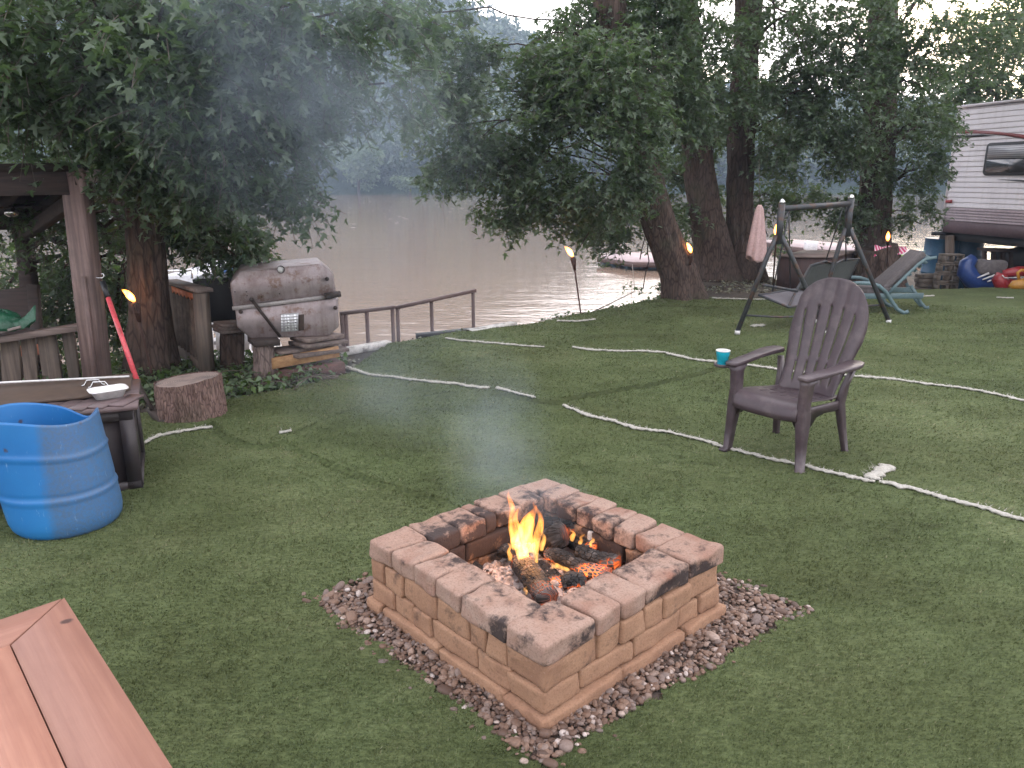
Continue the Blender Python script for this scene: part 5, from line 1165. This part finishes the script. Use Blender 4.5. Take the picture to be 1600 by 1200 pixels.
# ---------------------------------------------------------------- lounger
lg=thing('sun_lounger','faded teal plastic lounger with a raised back and dark patterned cushion','lounger',tuple(at(1405,490,9.4)*[1,1,0]))
for Yn,(f1,f2,dx) in ((9.15,(G(1412,490),None,0)),(9.75,(None,None,0))):
    k=Yn-9.15; o=-18*k/.6; u=-9*k/.6
    part('arm_leg','teal',lg,lambda mb:mb.shell(np.array([[at(px+o,py+u,Yn+d) for px,py in((1330,443),(1345,442),(1362,443),(1374,447),(1384,456),(1393,470),(1402,483),(1413,489),(1420,486))] for d in(0,.05)]),.045),True)
    part('side_rail','teal',lg,lambda mb:mb.bar(at(1320+o,463+u,Yn+.03),at(1442+o,461+u+1,Yn+.03),.03,.065,up=(0,0,1)))
    part('back_rail','teal',lg,lambda mb:mb.shell(np.array([[at(px+o,py+u,Yn+d) for px,py in((1388,460),(1400,446),(1420,427),(1436,412),(1448,404),(1464,402))] for d in(0,.045)]),.035),True)
    part('rear_leg','teal',lg,lambda mb:mb.shell(np.array([[at(px+o*.4,py+u*.4,Yn+.05+d) for px,py in((1423,446),(1432,460),(1438,472),(1446,481),(1452,480))] for d in(0,.04)]),.04),True)
def slats(mb):
    for t in np.linspace(.05,.98,9): a=at(1387+70*t,457-53*t,9.22); b=at(1370+70*t,448-53*t,9.74); mb.bar(a,b,.04,.010,up=(-.6,0,.7))
part('back_slats','teal',lg,slats)
part('back_cushion','cushion',lg,lambda mb:slab(mb,[at(1386,455,9.22),at(1368,446,9.75),at(1428,392+4,9.75),at(1448,400,9.22)],(-.05,0,.06),.02),'auto')
part('seat_cushion','cushion',lg,lambda mb:slab(mb,[at(1322,458,9.2),at(1392,461,9.2),at(1374,452,9.75),at(1306,449,9.75)],(0,0,.08),.02),'auto')
# ---------------------------------------------------------------- things among the right-hand trees
cb=thing('wooden_cabinet','low brown cabinet behind the swing seat, left of the old stump','cabinet',tuple(at(1258,452,11.6)))
cA=[at(1212,452,11.4),at(1296,454,11.3),at(1330,444,12.2),at(1250,444,12.2)]; z0=cA[0][2]; cA=[np.array([p[0],p[1],-.03]) for p in cA]
part('body','cabinet',cb,lambda mb:mb.prism(cA,(0,0,.50)))
part('top','grey_woodx',cb,lambda mb:mb.prism([np.array([p[0],p[1],.472])+(p-sum(cA)/4)*[.05,.05,0] for p in cA],(0,0,.03)))
pk=thing('hanging_cloth','pale pink cloth hanging in folds beside the straight maple trunk','cloth',tuple(at(1183,322,10.8)))
def cloth(mb):
    a=np.linspace(0,2*np.pi,48,endpoint=False);P=[];z0,z1=at(1187,320,10.8),at(1180,404,10.8)
    for t in np.linspace(0,1,24):
        r=np.interp(t,[0,.1,.4,.8,1],[.022,.055,.082,.112,.118])*(1+.20*np.sin(a*7+t*1.4)*t**.4+.10*np.sin(a*3+2)); c=z0+(z1-z0)*t; zz=c[2]+.05*np.sin(a*2+1)*t
        P.append(np.stack([c[0]+r*np.cos(a),c[1]+.6*r*np.sin(a),zz],1))
    mb.shell(np.array(P),.006,wrap=True)
part('cloth','pink_cloth',pk,cloth,True); part('cord','twig',pk,lambda mb:mb.tube([at(1187,322,10.8),at(1186,250,10.9)],.004,5))
one('tree_stump','bark','broad dark old stump with a flat top, left of the torch by the lounger','stump',lambda mb:trunk_mesh(mb,[at(1372,452,12.1)-[0,0,.15],at(1370,420,12.1),at(1366,388,12.1)],[.44,.36,.33],n=48,rows=40,fur=.03,flare=.14,seed=8),smooth=True)
def tow(mb):
    P=[]
    for v in np.linspace(0,1,12):
        row=[]
        for u in np.linspace(0,1,20):
            p=at(1366+50*u,386+3*u,11.85+.35*v); z=p[2]+.015*math.sin(u*14+v*3)-(.16*max(0,.28-v)/.28*(1-.6*u)); row.append([p[0],p[1]-.10*max(0,.28-v),z+.015])
        P.append(row)
    mb.shell(np.array(P),.01)
one('beach_towel','towel','crumpled pink striped towel draped over the old stump','towel',tow,smooth=True)
one('green_bag','lime','bright lime green bag behind the raised back of the lounger','bag',lambda mb:mb.rbox(at(1406,406,12.9),(.24,.14,.17),r=.06,nz=.03,seed=5,ns=6),smooth=True)
# stack of hollow blocks
for k,(x0,x1,y) in enumerate(((1462,1491,449),(1463,1494,434),(1467,1497,419),(1471,1501,404))):
    c=at((x0+x1)/2,y,12.6); w=.335;h=.152
    def hb(mb):
        for sz_ in(-1,1): mb.box(c+[0,0,sz_*(h/2-.014)],(w,.17,.026))
        for sx_ in(-1,0,1): mb.box(c+[sx_*(w/2-.016),0,0],(.030,.168,h-.055))
    lab=('lowest hollow concrete block of the stack by the trailer','second hollow concrete block from the bottom of the stack','third hollow concrete block from the bottom of the stack','topmost hollow concrete block of the stack, under the trailer corner')[k]
    one('concrete_block','concrete',lab,'block',hb,'stacked hollow concrete blocks')
one('paver_pile','concrete','low dark pile of pavers left of the hollow concrete blocks','paver pile',lambda mb:[mb.rbox(at(1446+(k%2),452-7*k,12.9),(.30,.18,.07),r=.01,seed=k,n=4) for k in range(4)])
for k,(px,lab) in enumerate(((1473,'dull blue drum left of the support post under the trailer'),(1511,'dull blue drum right of the support post under the trailer'))):
    c=at(px,372,13.75)
    one('steel_drum','drum_dull',lab,'drum',lambda mb:mb.lathe([(0,-.86),(.27,-.86),(.275,-.85),(.275,-.60),(.283,-.59),(.275,-.58),(.275,-.30),(.283,-.29),(.275,-.28),(.275,-.01),(.283,0),(.265,-.004),(0,-.012)],c=c,n=32,cap=False),'blue drums under the trailer',True)
# ---------------------------------------------------------------- travel trailer
TA=np.array([7.42,13.5,0]); TD=np.array([.235,-.972,0]); TNn=np.array([-.972,-.235,0])
def onside(px,py,off=0.):
    d=ray(px,py); o=np.array([0,0,HC]); t=((TA+TNn*off)-o).dot(TNn)/d.dot(TNn); return o+d*t
tt_=thing('travel_trailer','white travel trailer with maroon stripes raised on blocks at the right edge','trailer',tuple(TA))
zb,zt=.70,2.72; Lh=6.5
def SP(s,z,off=0.): return TA+TD*s+TNn*off+np.array([0,0,z])
def sid(z0,z1,pitch,dep):
    def f(mb):
        zs=[];of=[]
        z=z0
        while z<z1-1e-6:
            for a,b in((0,0.0),(.10,dep),(.5,dep*.75),(.85,dep*.15),(.97,0)): zs.append(z+a*pitch); of.append(b)
            z+=pitch
        zs.append(z1);of.append(0)
        P=np.array([[SP(s,min(q,z1),w) for q,w in zip(zs,of)] for s in np.linspace(0,Lh,4)]); mb.shell(P,.004)
    return f
part('siding','siding',tt_,sid(1.12,zt-.03,.082,.013),'auto')
M['mauve']=simple('mauve_lower_siding',(.34,.27,.29),(.27,.21,.23),3,.45)
part('lower_siding','mauve',tt_,sid(.90,1.12,.044,.016),'auto')
part('lower_panel','skirt',tt_,lambda mb:mb.prism([SP(0,zb,.008),SP(Lh,zb,.008),SP(Lh,.90,.008),SP(0,.90,.008)],TNn*-.03))
def shellbox(mb):
    a=[SP(.02,zb+.01,-.03),SP(Lh,zb+.01,-.03),SP(Lh,zb+.01,-2.4),SP(.02,zb+.01,-2.4)]; mb.prism(a,(0,0,zt-zb-.02))
part('body','siding',tt_,shellbox)
part('corner_trim','siding',tt_,lambda mb:mb.bar(SP(0,zb,.014),SP(0,zt,.014),.035,.02,up=TNn))
part('roof','siding',tt_,lambda mb:mb.prism([SP(-.03,zt,.04),SP(Lh,zt,.04),SP(Lh,zt,-2.45),SP(-.03,zt,-2.45)],(0,0,.035)))
def stripe(pts,mat,nm='stripe'): part(nm,mat,tt_,lambda mb:mb.prism([onside(*p,.016) for p in pts],TNn*.004))
stripe([(1496,203),(1520,203),(1550,205),(1580,208),(1640,215),(1640,225),(1600,217),(1570,212),(1540,209),(1495,208)],'trim_red')
stripe([(1494,211),(1525,210),(1556,212),(1530,214),(1493,216)],'black')
stripe([(1556,280),(1590,281),(1640,283),(1640,288),(1600,284)],'black')
part('tail_light','inf_red',tt_,lambda mb:slab(mb,[onside(*p,.013) for p in((1480,312),(1488,312),(1488,317),(1479,317))],TNn*.03,.006))
def win(mb,x0,y0,y1,L,mat=None): pass
w0=onside(1541,248,0); s0=(w0-TA).dot(TD); zc_=onside(1541,249,0)[2]; zh=.50; wl=1.15
def wpoly(ins,z0,z1,off): 
    return [SP(s0+wl/2+a,zc_+b,off) for a,b in rrect(wl-2*ins,z1-z0,.07 if ins<.04 else .04)]
wf=part('window','black',tt_,lambda mb:slab(mb,wpoly(0,-zh/2,zh/2,.012),TNn*.022,.006))
part('pane','glass',wf,lambda mb:mb.prism([SP(s0+.05,zc_-.20,.035),SP(s0+wl-.05,zc_-.20,.035),SP(s0+wl-.05,zc_-.01,.035),SP(s0+.05,zc_-.01,.035)],TNn*.003))
part('blind','blind',wf,lambda mb:mb.prism([SP(s0+.05,zc_+.01,.035),SP(s0+wl-.05,zc_+.01,.035),SP(s0+wl-.05,zc_+.20,.035),SP(s0+.05,zc_+.20,.035)],TNn*.003))
part('chassis','black',tt_,lambda mb:(mb.box(SP(3.2,zb-.07,-1.2),(2.3,6.6,.12),rz=math.atan2(TD[1],TD[0])+math.pi/2),mb.bar(at(1459,365,13.4),at(1492,364,13.6),.10,.06)))
part('support_post','grey_wood',tt_,lambda mb:mb.bar(at(1484,368,13.3),at(1484,452,13.3),.11,.11,up=(0,1,0)))
for s_ in(2.2,3.4): part('wheel','black',tt_,lambda mb:mb.tube([SP(s_,.25,-.05),SP(s_,.25,-.28)],.34,28),True)
# ---------------------------------------------------------------- inflatables beside the trailer
rb=thing('inflatable_boat','blue inflatable boat with white stripes tipped beside the trailer','inflatable',tuple(at(1540,452,12.2)))
part('hull','inf_blue',rb,lambda mb:mb.tube([at(*p,12.15) for p in((1522,402),(1511,412),(1510,424),(1519,436),(1538,443),(1560,446),(1590,447))],np.array([.07,.115,.14,.145,.14,.135,.12]),20),True)
part('bottom','black',rb,lambda mb:mb.tube([at(*p,12.3) for p in((1508,430),(1518,445),(1545,452),(1580,454))],[.08,.12,.13,.12],16),True)
for p,q in(((1527,434),(1545,427)),((1535,437),(1554,430)),((1543,440),(1562,433))):
    part('stripe','white_paint',rb,lambda mb:mb.tube([at(*p,11.99),at(*q,11.985)],[.010,.018],8),True)
part('seat_pad','cushion',rb,lambda mb:mb.rbox(at(1545,418,12.15),(.44,.30,.24),r=.07,nz=.02,seed=3,rz=-.1,ns=5),True)
rr_=thing('inflatable_boat','red inflatable boat with white edging between the blue and yellow ones','inflatable',tuple(at(1580,450,11.8)))
part('hull','inf_red',rr_,lambda mb:mb.tube([at(*p,11.75) for p in((1566,428),(1562,436),(1566,446),(1590,450),(1640,452))],[.08,.11,.12,.12,.11],18),True)
part('edging','white_paint',rr_,lambda mb:mb.tube([at(*p,11.64) for p in((1566,430),(1570,434),(1590,434),(1594,442),(1592,446))],.008,8),True)
part('upper_tube','inf_red',rr_,lambda mb:mb.tube([at(*p,12.0) for p in((1566,428),(1590,424),(1640,424))],[.06,.08,.08],16),True)
ry=thing('inflatable_boat','yellow inflatable float at the far right edge in front of the red one','inflatable',tuple(at(1590,455,11.5)))
part('hull','inf_yellow',ry,lambda mb:mb.tube([at(*p,11.45) for p in((1577,449),(1584,446),(1600,444),(1650,444))],[.03,.075,.09,.09],16),True)
part('rope_handle','inf_yellow',ry,lambda mb:mb.tube([at(*p,11.5) for p in((1592,436),(1590,426),(1596,422),(1606,424))],.022,8),True)
one('tarp_heap','black','dark heap of covers behind the inflatable boats','tarp heap',lambda mb:mb.rbox(at(1590,404,12.9),(.75,.4,.36),r=.15,nz=.05,seed=7,ns=4),smooth=True)
dk=thing('work_table','small dark table with gaps of light under it behind the blue boat','table',tuple(at(1556,420,12.8)))
part('table_top','dark_wood',dk,lambda mb:mb.bar(at(1536,390,12.7),at(1580,391,12.7),.35,.04))
for x in(1538,1552,1566,1579): part('leg','dark_wood',dk,lambda mb:mb.bar(at(x,391,12.7),at(x,440,12.7),.06,.06,up=(0,1,0)))
# ---------------------------------------------------------------- docks and boats on the water
fd=thing('floating_raft','floating raft with pinkish boards on blue floats out on the river','raft',tuple(G(985,415,WZ)))
zt_=-1.12; dq=[G(933,402,zt_),G(970,395.5,zt_),G(1050,396,zt_),G(1062,411,zt_),G(987,410,zt_)]
part('deck','dock_top',fd,lambda mb:mb.prism([p for p in dq],(0,0,.03)))
part('fascia','dock_side',fd,lambda mb:mb.prism([p-[0,0,.16] for p in dq],(0,0,.158)))
for x0,x1,y in((945,955,413),(958,968,415),(978,1009,418),(1016,1040,419)):
    part('float','float_blue',fd,lambda mb:mb.rbox((G(x0,y,-1.3)+G(x1,y,-1.3))/2+[0,1.1,-.03],(abs(G(x1,y,-1.3)[0]-G(x0,y,-1.3)[0])*.8,1.2,.16),r=.02,n=5))
def ladd(mb):
    for px in(962,972): b=G(px,398,zt_); mb.tube([b,b+[0,0,.35],b+[.1,.1,.42],b+[.2,.2,.35],b+[.2,.2,0]],.03,8)
part('ladder','chrome',fd,ladd,True)
rd=thing('river_dock','long low pinkish dock on the river behind the swing','dock',tuple(G(1300,392,WZ)))
q=[G(1186,377,zt_),G(1236,375,zt_),G(1350,384,zt_),G(1475,397,zt_),G(1470,407,zt_),G(1335,395,zt_),G(1236,386,zt_)]
part('deck','dock_top',rd,lambda mb:mb.prism(q,(0,0,.04))); part('fascia','dock_side',rd,lambda mb:mb.prism([p-[0,0,.2] for p in q],(0,0,.198)))
for x,y in((1250,391),(1290,395),(1330,400),(1420,407)): part('float','float_blue',rd,lambda mb:mb.box(G(x,y,-1.33)+[0,.6,0],(.7,.9,.22)))
one('cooler_box','boat_white','small white box standing on the long dock behind the swing','box',lambda mb:mb.rbox(G(1266,391,-1.08)+[0,0,.17],(.42,.4,.34),r=.05,n=5))
one('mooring_rope','twig','thin mooring rope running from the bank edge toward the raft','rope',lambda mb:mb.tube([G(912,494,.01),at(950,476,11.0),at(992,455,13.0),G(988,413,-1.1)],.008,6),smooth=True)
bt=thing('pontoon_boat','white pontoon boat with blue canvas moored behind the left maple','boat',tuple(at(305,560,11.5)))
def hull(mb):
    for px in(262,330): p=at(px,500,11.2); p[2]=-1.35; mb.tube([p+[0,-1.2,0],p+[0,2.4,0],p+[0,2.9,.15]],[.28,.28,.08],16)
part('pontoon','boat_white',bt,hull,True)
part('side_panel','boat_white',bt,lambda mb:mb.prism([at(250,432,11.3),at(345,430,11.5),at(352,520,11.5),at(258,525,11.3)],(0,2.2,0)))
part('rail','chrome',bt,lambda mb:mb.tube([at(262,424,11.2),at(300,422,11.2),at(300,435,11.2)],.02,8))
part('canvas','boat_blue',bt,lambda mb:slab(mb,[at(332,428,11.0),at(365,427,11.0),at(362,420,11.0),at(330,421,11.0)],(0,.8,0),.02))
part('canvas','boat_blue',bt,lambda mb:slab(mb,[at(258,448,11.0),at(270,452,11.0),at(276,486,11.0),at(262,470,11.0)],(0,.6,0),.01))
part('seat','boat_white',bt,lambda mb:mb.rbox(at(352,419,11.2),(.16,.2,.16),r=.05,n=5),True)
sk=thing('white_fence','low white picket fence on the dock behind the black bin','fence',tuple(at(335,540,9)))
for k in range(8): part('picket','boat_white',sk,lambda mb:mb.bar(at(318+k*11,506,9.0),at(320+k*11,548,9.0),.055,.02,up=(0,1,0)))
part('rail','boat_white',sk,lambda mb:mb.bar(at(312,536,9.03),at(404,534,9.03),.02,.05))
# floating leaves on the far water
rng=np.random.default_rng(77); n=300; xx=rng.uniform(-30,14,n); yy=rng.uniform(45,120,n); s_=rng.uniform(.04,.13,n); L_=np.array([[-1,-.4],[.2,-.8],[1,.1],[.3,.7],[-.8,.5]])
V=np.stack([xx[:,None]+L_[:,0]*s_[:,None]*1.6,yy[:,None]+L_[:,1]*s_[:,None]*2.2,np.full((n,5),WZ+.03)],-1).reshape(-1,3)
tag(fast('floating_scum',V,np.arange(n*5).reshape(-1,5),'line'),'pale flecks of drifting leaves and foam on the far water','foam',kind='stuff')
# ---------------------------------------------------------------- air and smoke
def volmat(name,dens,col,aniso=.0):
    m,nt,o=newmat(name); p=nt.nodes.new('ShaderNodeVolumePrincipled'); p.inputs['Color'].default_value=c4(col); p.inputs['Density'].default_value=dens; p.inputs['Anisotropy'].default_value=aniso; nt.links.new(p.outputs[0],o.inputs['Volume']); return m
M['haze']=volmat('river_haze',.0012,(.56,.72,.98))
mb=MB(); mb.box((0,170,65),(940,600,142)); hz=mb.build('haze','haze'); hz['kind']='stuff'; hz['label']='thin blue evening haze over the river valley'
def smokemat():
    m,nt,o=newmat('campfire_smoke'); tc=nt.nodes.new('ShaderNodeTexCoord'); ln=nt.nodes.new('ShaderNodeVectorMath'); ln.operation='LENGTH'; nt.links.new(tc.outputs['Object'],ln.inputs[0])
    fall=ramp(nt,ln.outputs['Value'],[(.0,1),(.45,.62),(.95,0)])
    g=nt.nodes.new('ShaderNodeNewGeometry'); n=noise(nt,g.outputs['Position'],1.6,4,.6); nn=ramp(nt,n,[(.40,0),(.62,1)])
    at_=nt.nodes.new('ShaderNodeAttribute'); at_.attribute_type='OBJECT'; at_.attribute_name='thickness'
    d=mth(nt,'MULTIPLY',mth(nt,'MULTIPLY',fall,nn),at_.outputs['Fac'])
    p=nt.nodes.new('ShaderNodeVolumePrincipled'); p.inputs['Color'].default_value=(.66,.82,1.0,1); nt.links.new(d,p.inputs['Density']); nt.links.new(p.outputs[0],o.inputs['Volume']); return m
M['smoke']=smokemat()
sm=thing('campfire_smoke','thin blue-grey smoke drifting from the fire up toward the left maple','smoke',tuple(at(860,790,3.0))); sm['kind']='stuff'
bm=__import__('bmesh').new(); __import__('bmesh').ops.create_icosphere(bm,subdivisions=3,radius=1); sph=bpy.data.meshes.new('smoke_puff'); bm.to_mesh(sph); bm.free(); sph.materials.append(M['smoke'])
for (px,py,Y,rx,ry,rz,th_) in ((855,800,3.0,.24,.22,.20,1.2),(775,690,3.6,.36,.7,.50,.50),(640,600,4.9,1.0,1.0,.5,.26),(560,300,5.0,.85,.6,1.0,.18),(500,120,4.5,1.25,.55,1.05,.66),(300,60,4.3,.9,.45,.7,.22),(640,60,5.2,.7,.5,.9,.20)):
    o=bpy.data.objects.new('smoke_puff',sph); COL.objects.link(o); o.parent=sm; o.location=at(px,py,Y)-ROOT[sm.name][0]; o.scale=(rx,ry,rz); o['thickness']=th_
# ---------------------------------------------------------------- light, sky, camera
w=bpy.data.worlds.new('World'); sc.world=w; w.use_nodes=True; nt=w.node_tree; nt.nodes.clear()
o=nt.nodes.new('ShaderNodeOutputWorld'); bg=nt.nodes.new('ShaderNodeBackground'); bg.inputs['Strength'].default_value=.13; nt.links.new(bg.outputs[0],o.inputs[0])
SE,SR=R(16),R(38)   # sun elevation, compass angle to the right of the view
sky=nt.nodes.new('ShaderNodeTexSky'); sky.sky_type='NISHITA'; sky.sun_disc=False; sky.sun_elevation=SE; sky.sun_rotation=SR; sky.dust_density=2.5; sky.air_density=1.2
tc=nt.nodes.new('ShaderNodeTexCoord'); mp=nt.nodes.new('ShaderNodeMapping'); mp.inputs['Scale'].default_value=(1,1,2.6); nt.links.new(tc.outputs['Generated'],mp.inputs[0])
n=noise(nt,mp.outputs[0],2.6,7,.55); cl=ramp(nt,n,[(.36,.0),(.56,1)]); n2=noise(nt,mp.outputs[0],4.2,6,.6)
cc=ramp(nt,n2,[(.34,(6.6,6.9,7.9)),(.60,(15.0,13.9,13.7))])
sx=nt.nodes.new('ShaderNodeSeparateXYZ'); nt.links.new(tc.outputs['Generated'],sx.inputs[0])
low=ramp(nt,sx.outputs[2],[(0,1),(.12,1),(.5,0)]); fw=mth(nt,'ADD',mth(nt,'MULTIPLY',sx.outputs[1],.5),.5,True)
gl_=mth(nt,'ADD',mth(nt,'MULTIPLY',mth(nt,'MULTIPLY',low,fw),1.15),.92)
vm=nt.nodes.new('ShaderNodeVectorMath'); vm.operation='SCALE'; nt.links.new(mix(nt,mth(nt,'ADD',mth(nt,'MULTIPLY',cl,.55),.40),sky.outputs[0],cc),vm.inputs[0]); nt.links.new(gl_,vm.inputs['Scale']); nt.links.new(vm.outputs[0],bg.inputs[0])
L=bpy.data.lights.new('sun','SUN'); L.energy=.55; L.angle=R(20); L.color=(1,.90,.84); so=bpy.data.objects.new('sun',L); COL.objects.link(so)
sd_=Vector((math.sin(SR)*math.cos(SE),math.cos(SR)*math.cos(SE),math.sin(SE))); so.rotation_euler=sd_.to_track_quat('Z','Y').to_euler(); so.location=sd_*50
cam=bpy.data.cameras.new('camera'); cam.sensor_width=36; cam.lens=F/1600*36; cam.clip_start=.05; cam.clip_end=3000; co=bpy.data.objects.new('camera',cam); COL.objects.link(co); co.location=(0,0,HC); co.rotation_euler=(R(75),0,0); sc.camera=co
sc.view_settings.view_transform='Standard'; sc.view_settings.look='None'; sc.view_settings.exposure=1.27; sc.view_settings.gamma=1
sc.render.engine='CYCLES'; sc.cycles.volume_step_rate=4.0; sc.cycles.volume_max_steps=48; sc.cycles.max_bounces=6; sc.cycles.diffuse_bounces=3; sc.cycles.transparent_max_bounces=4; sc.cycles.volume_bounces=0
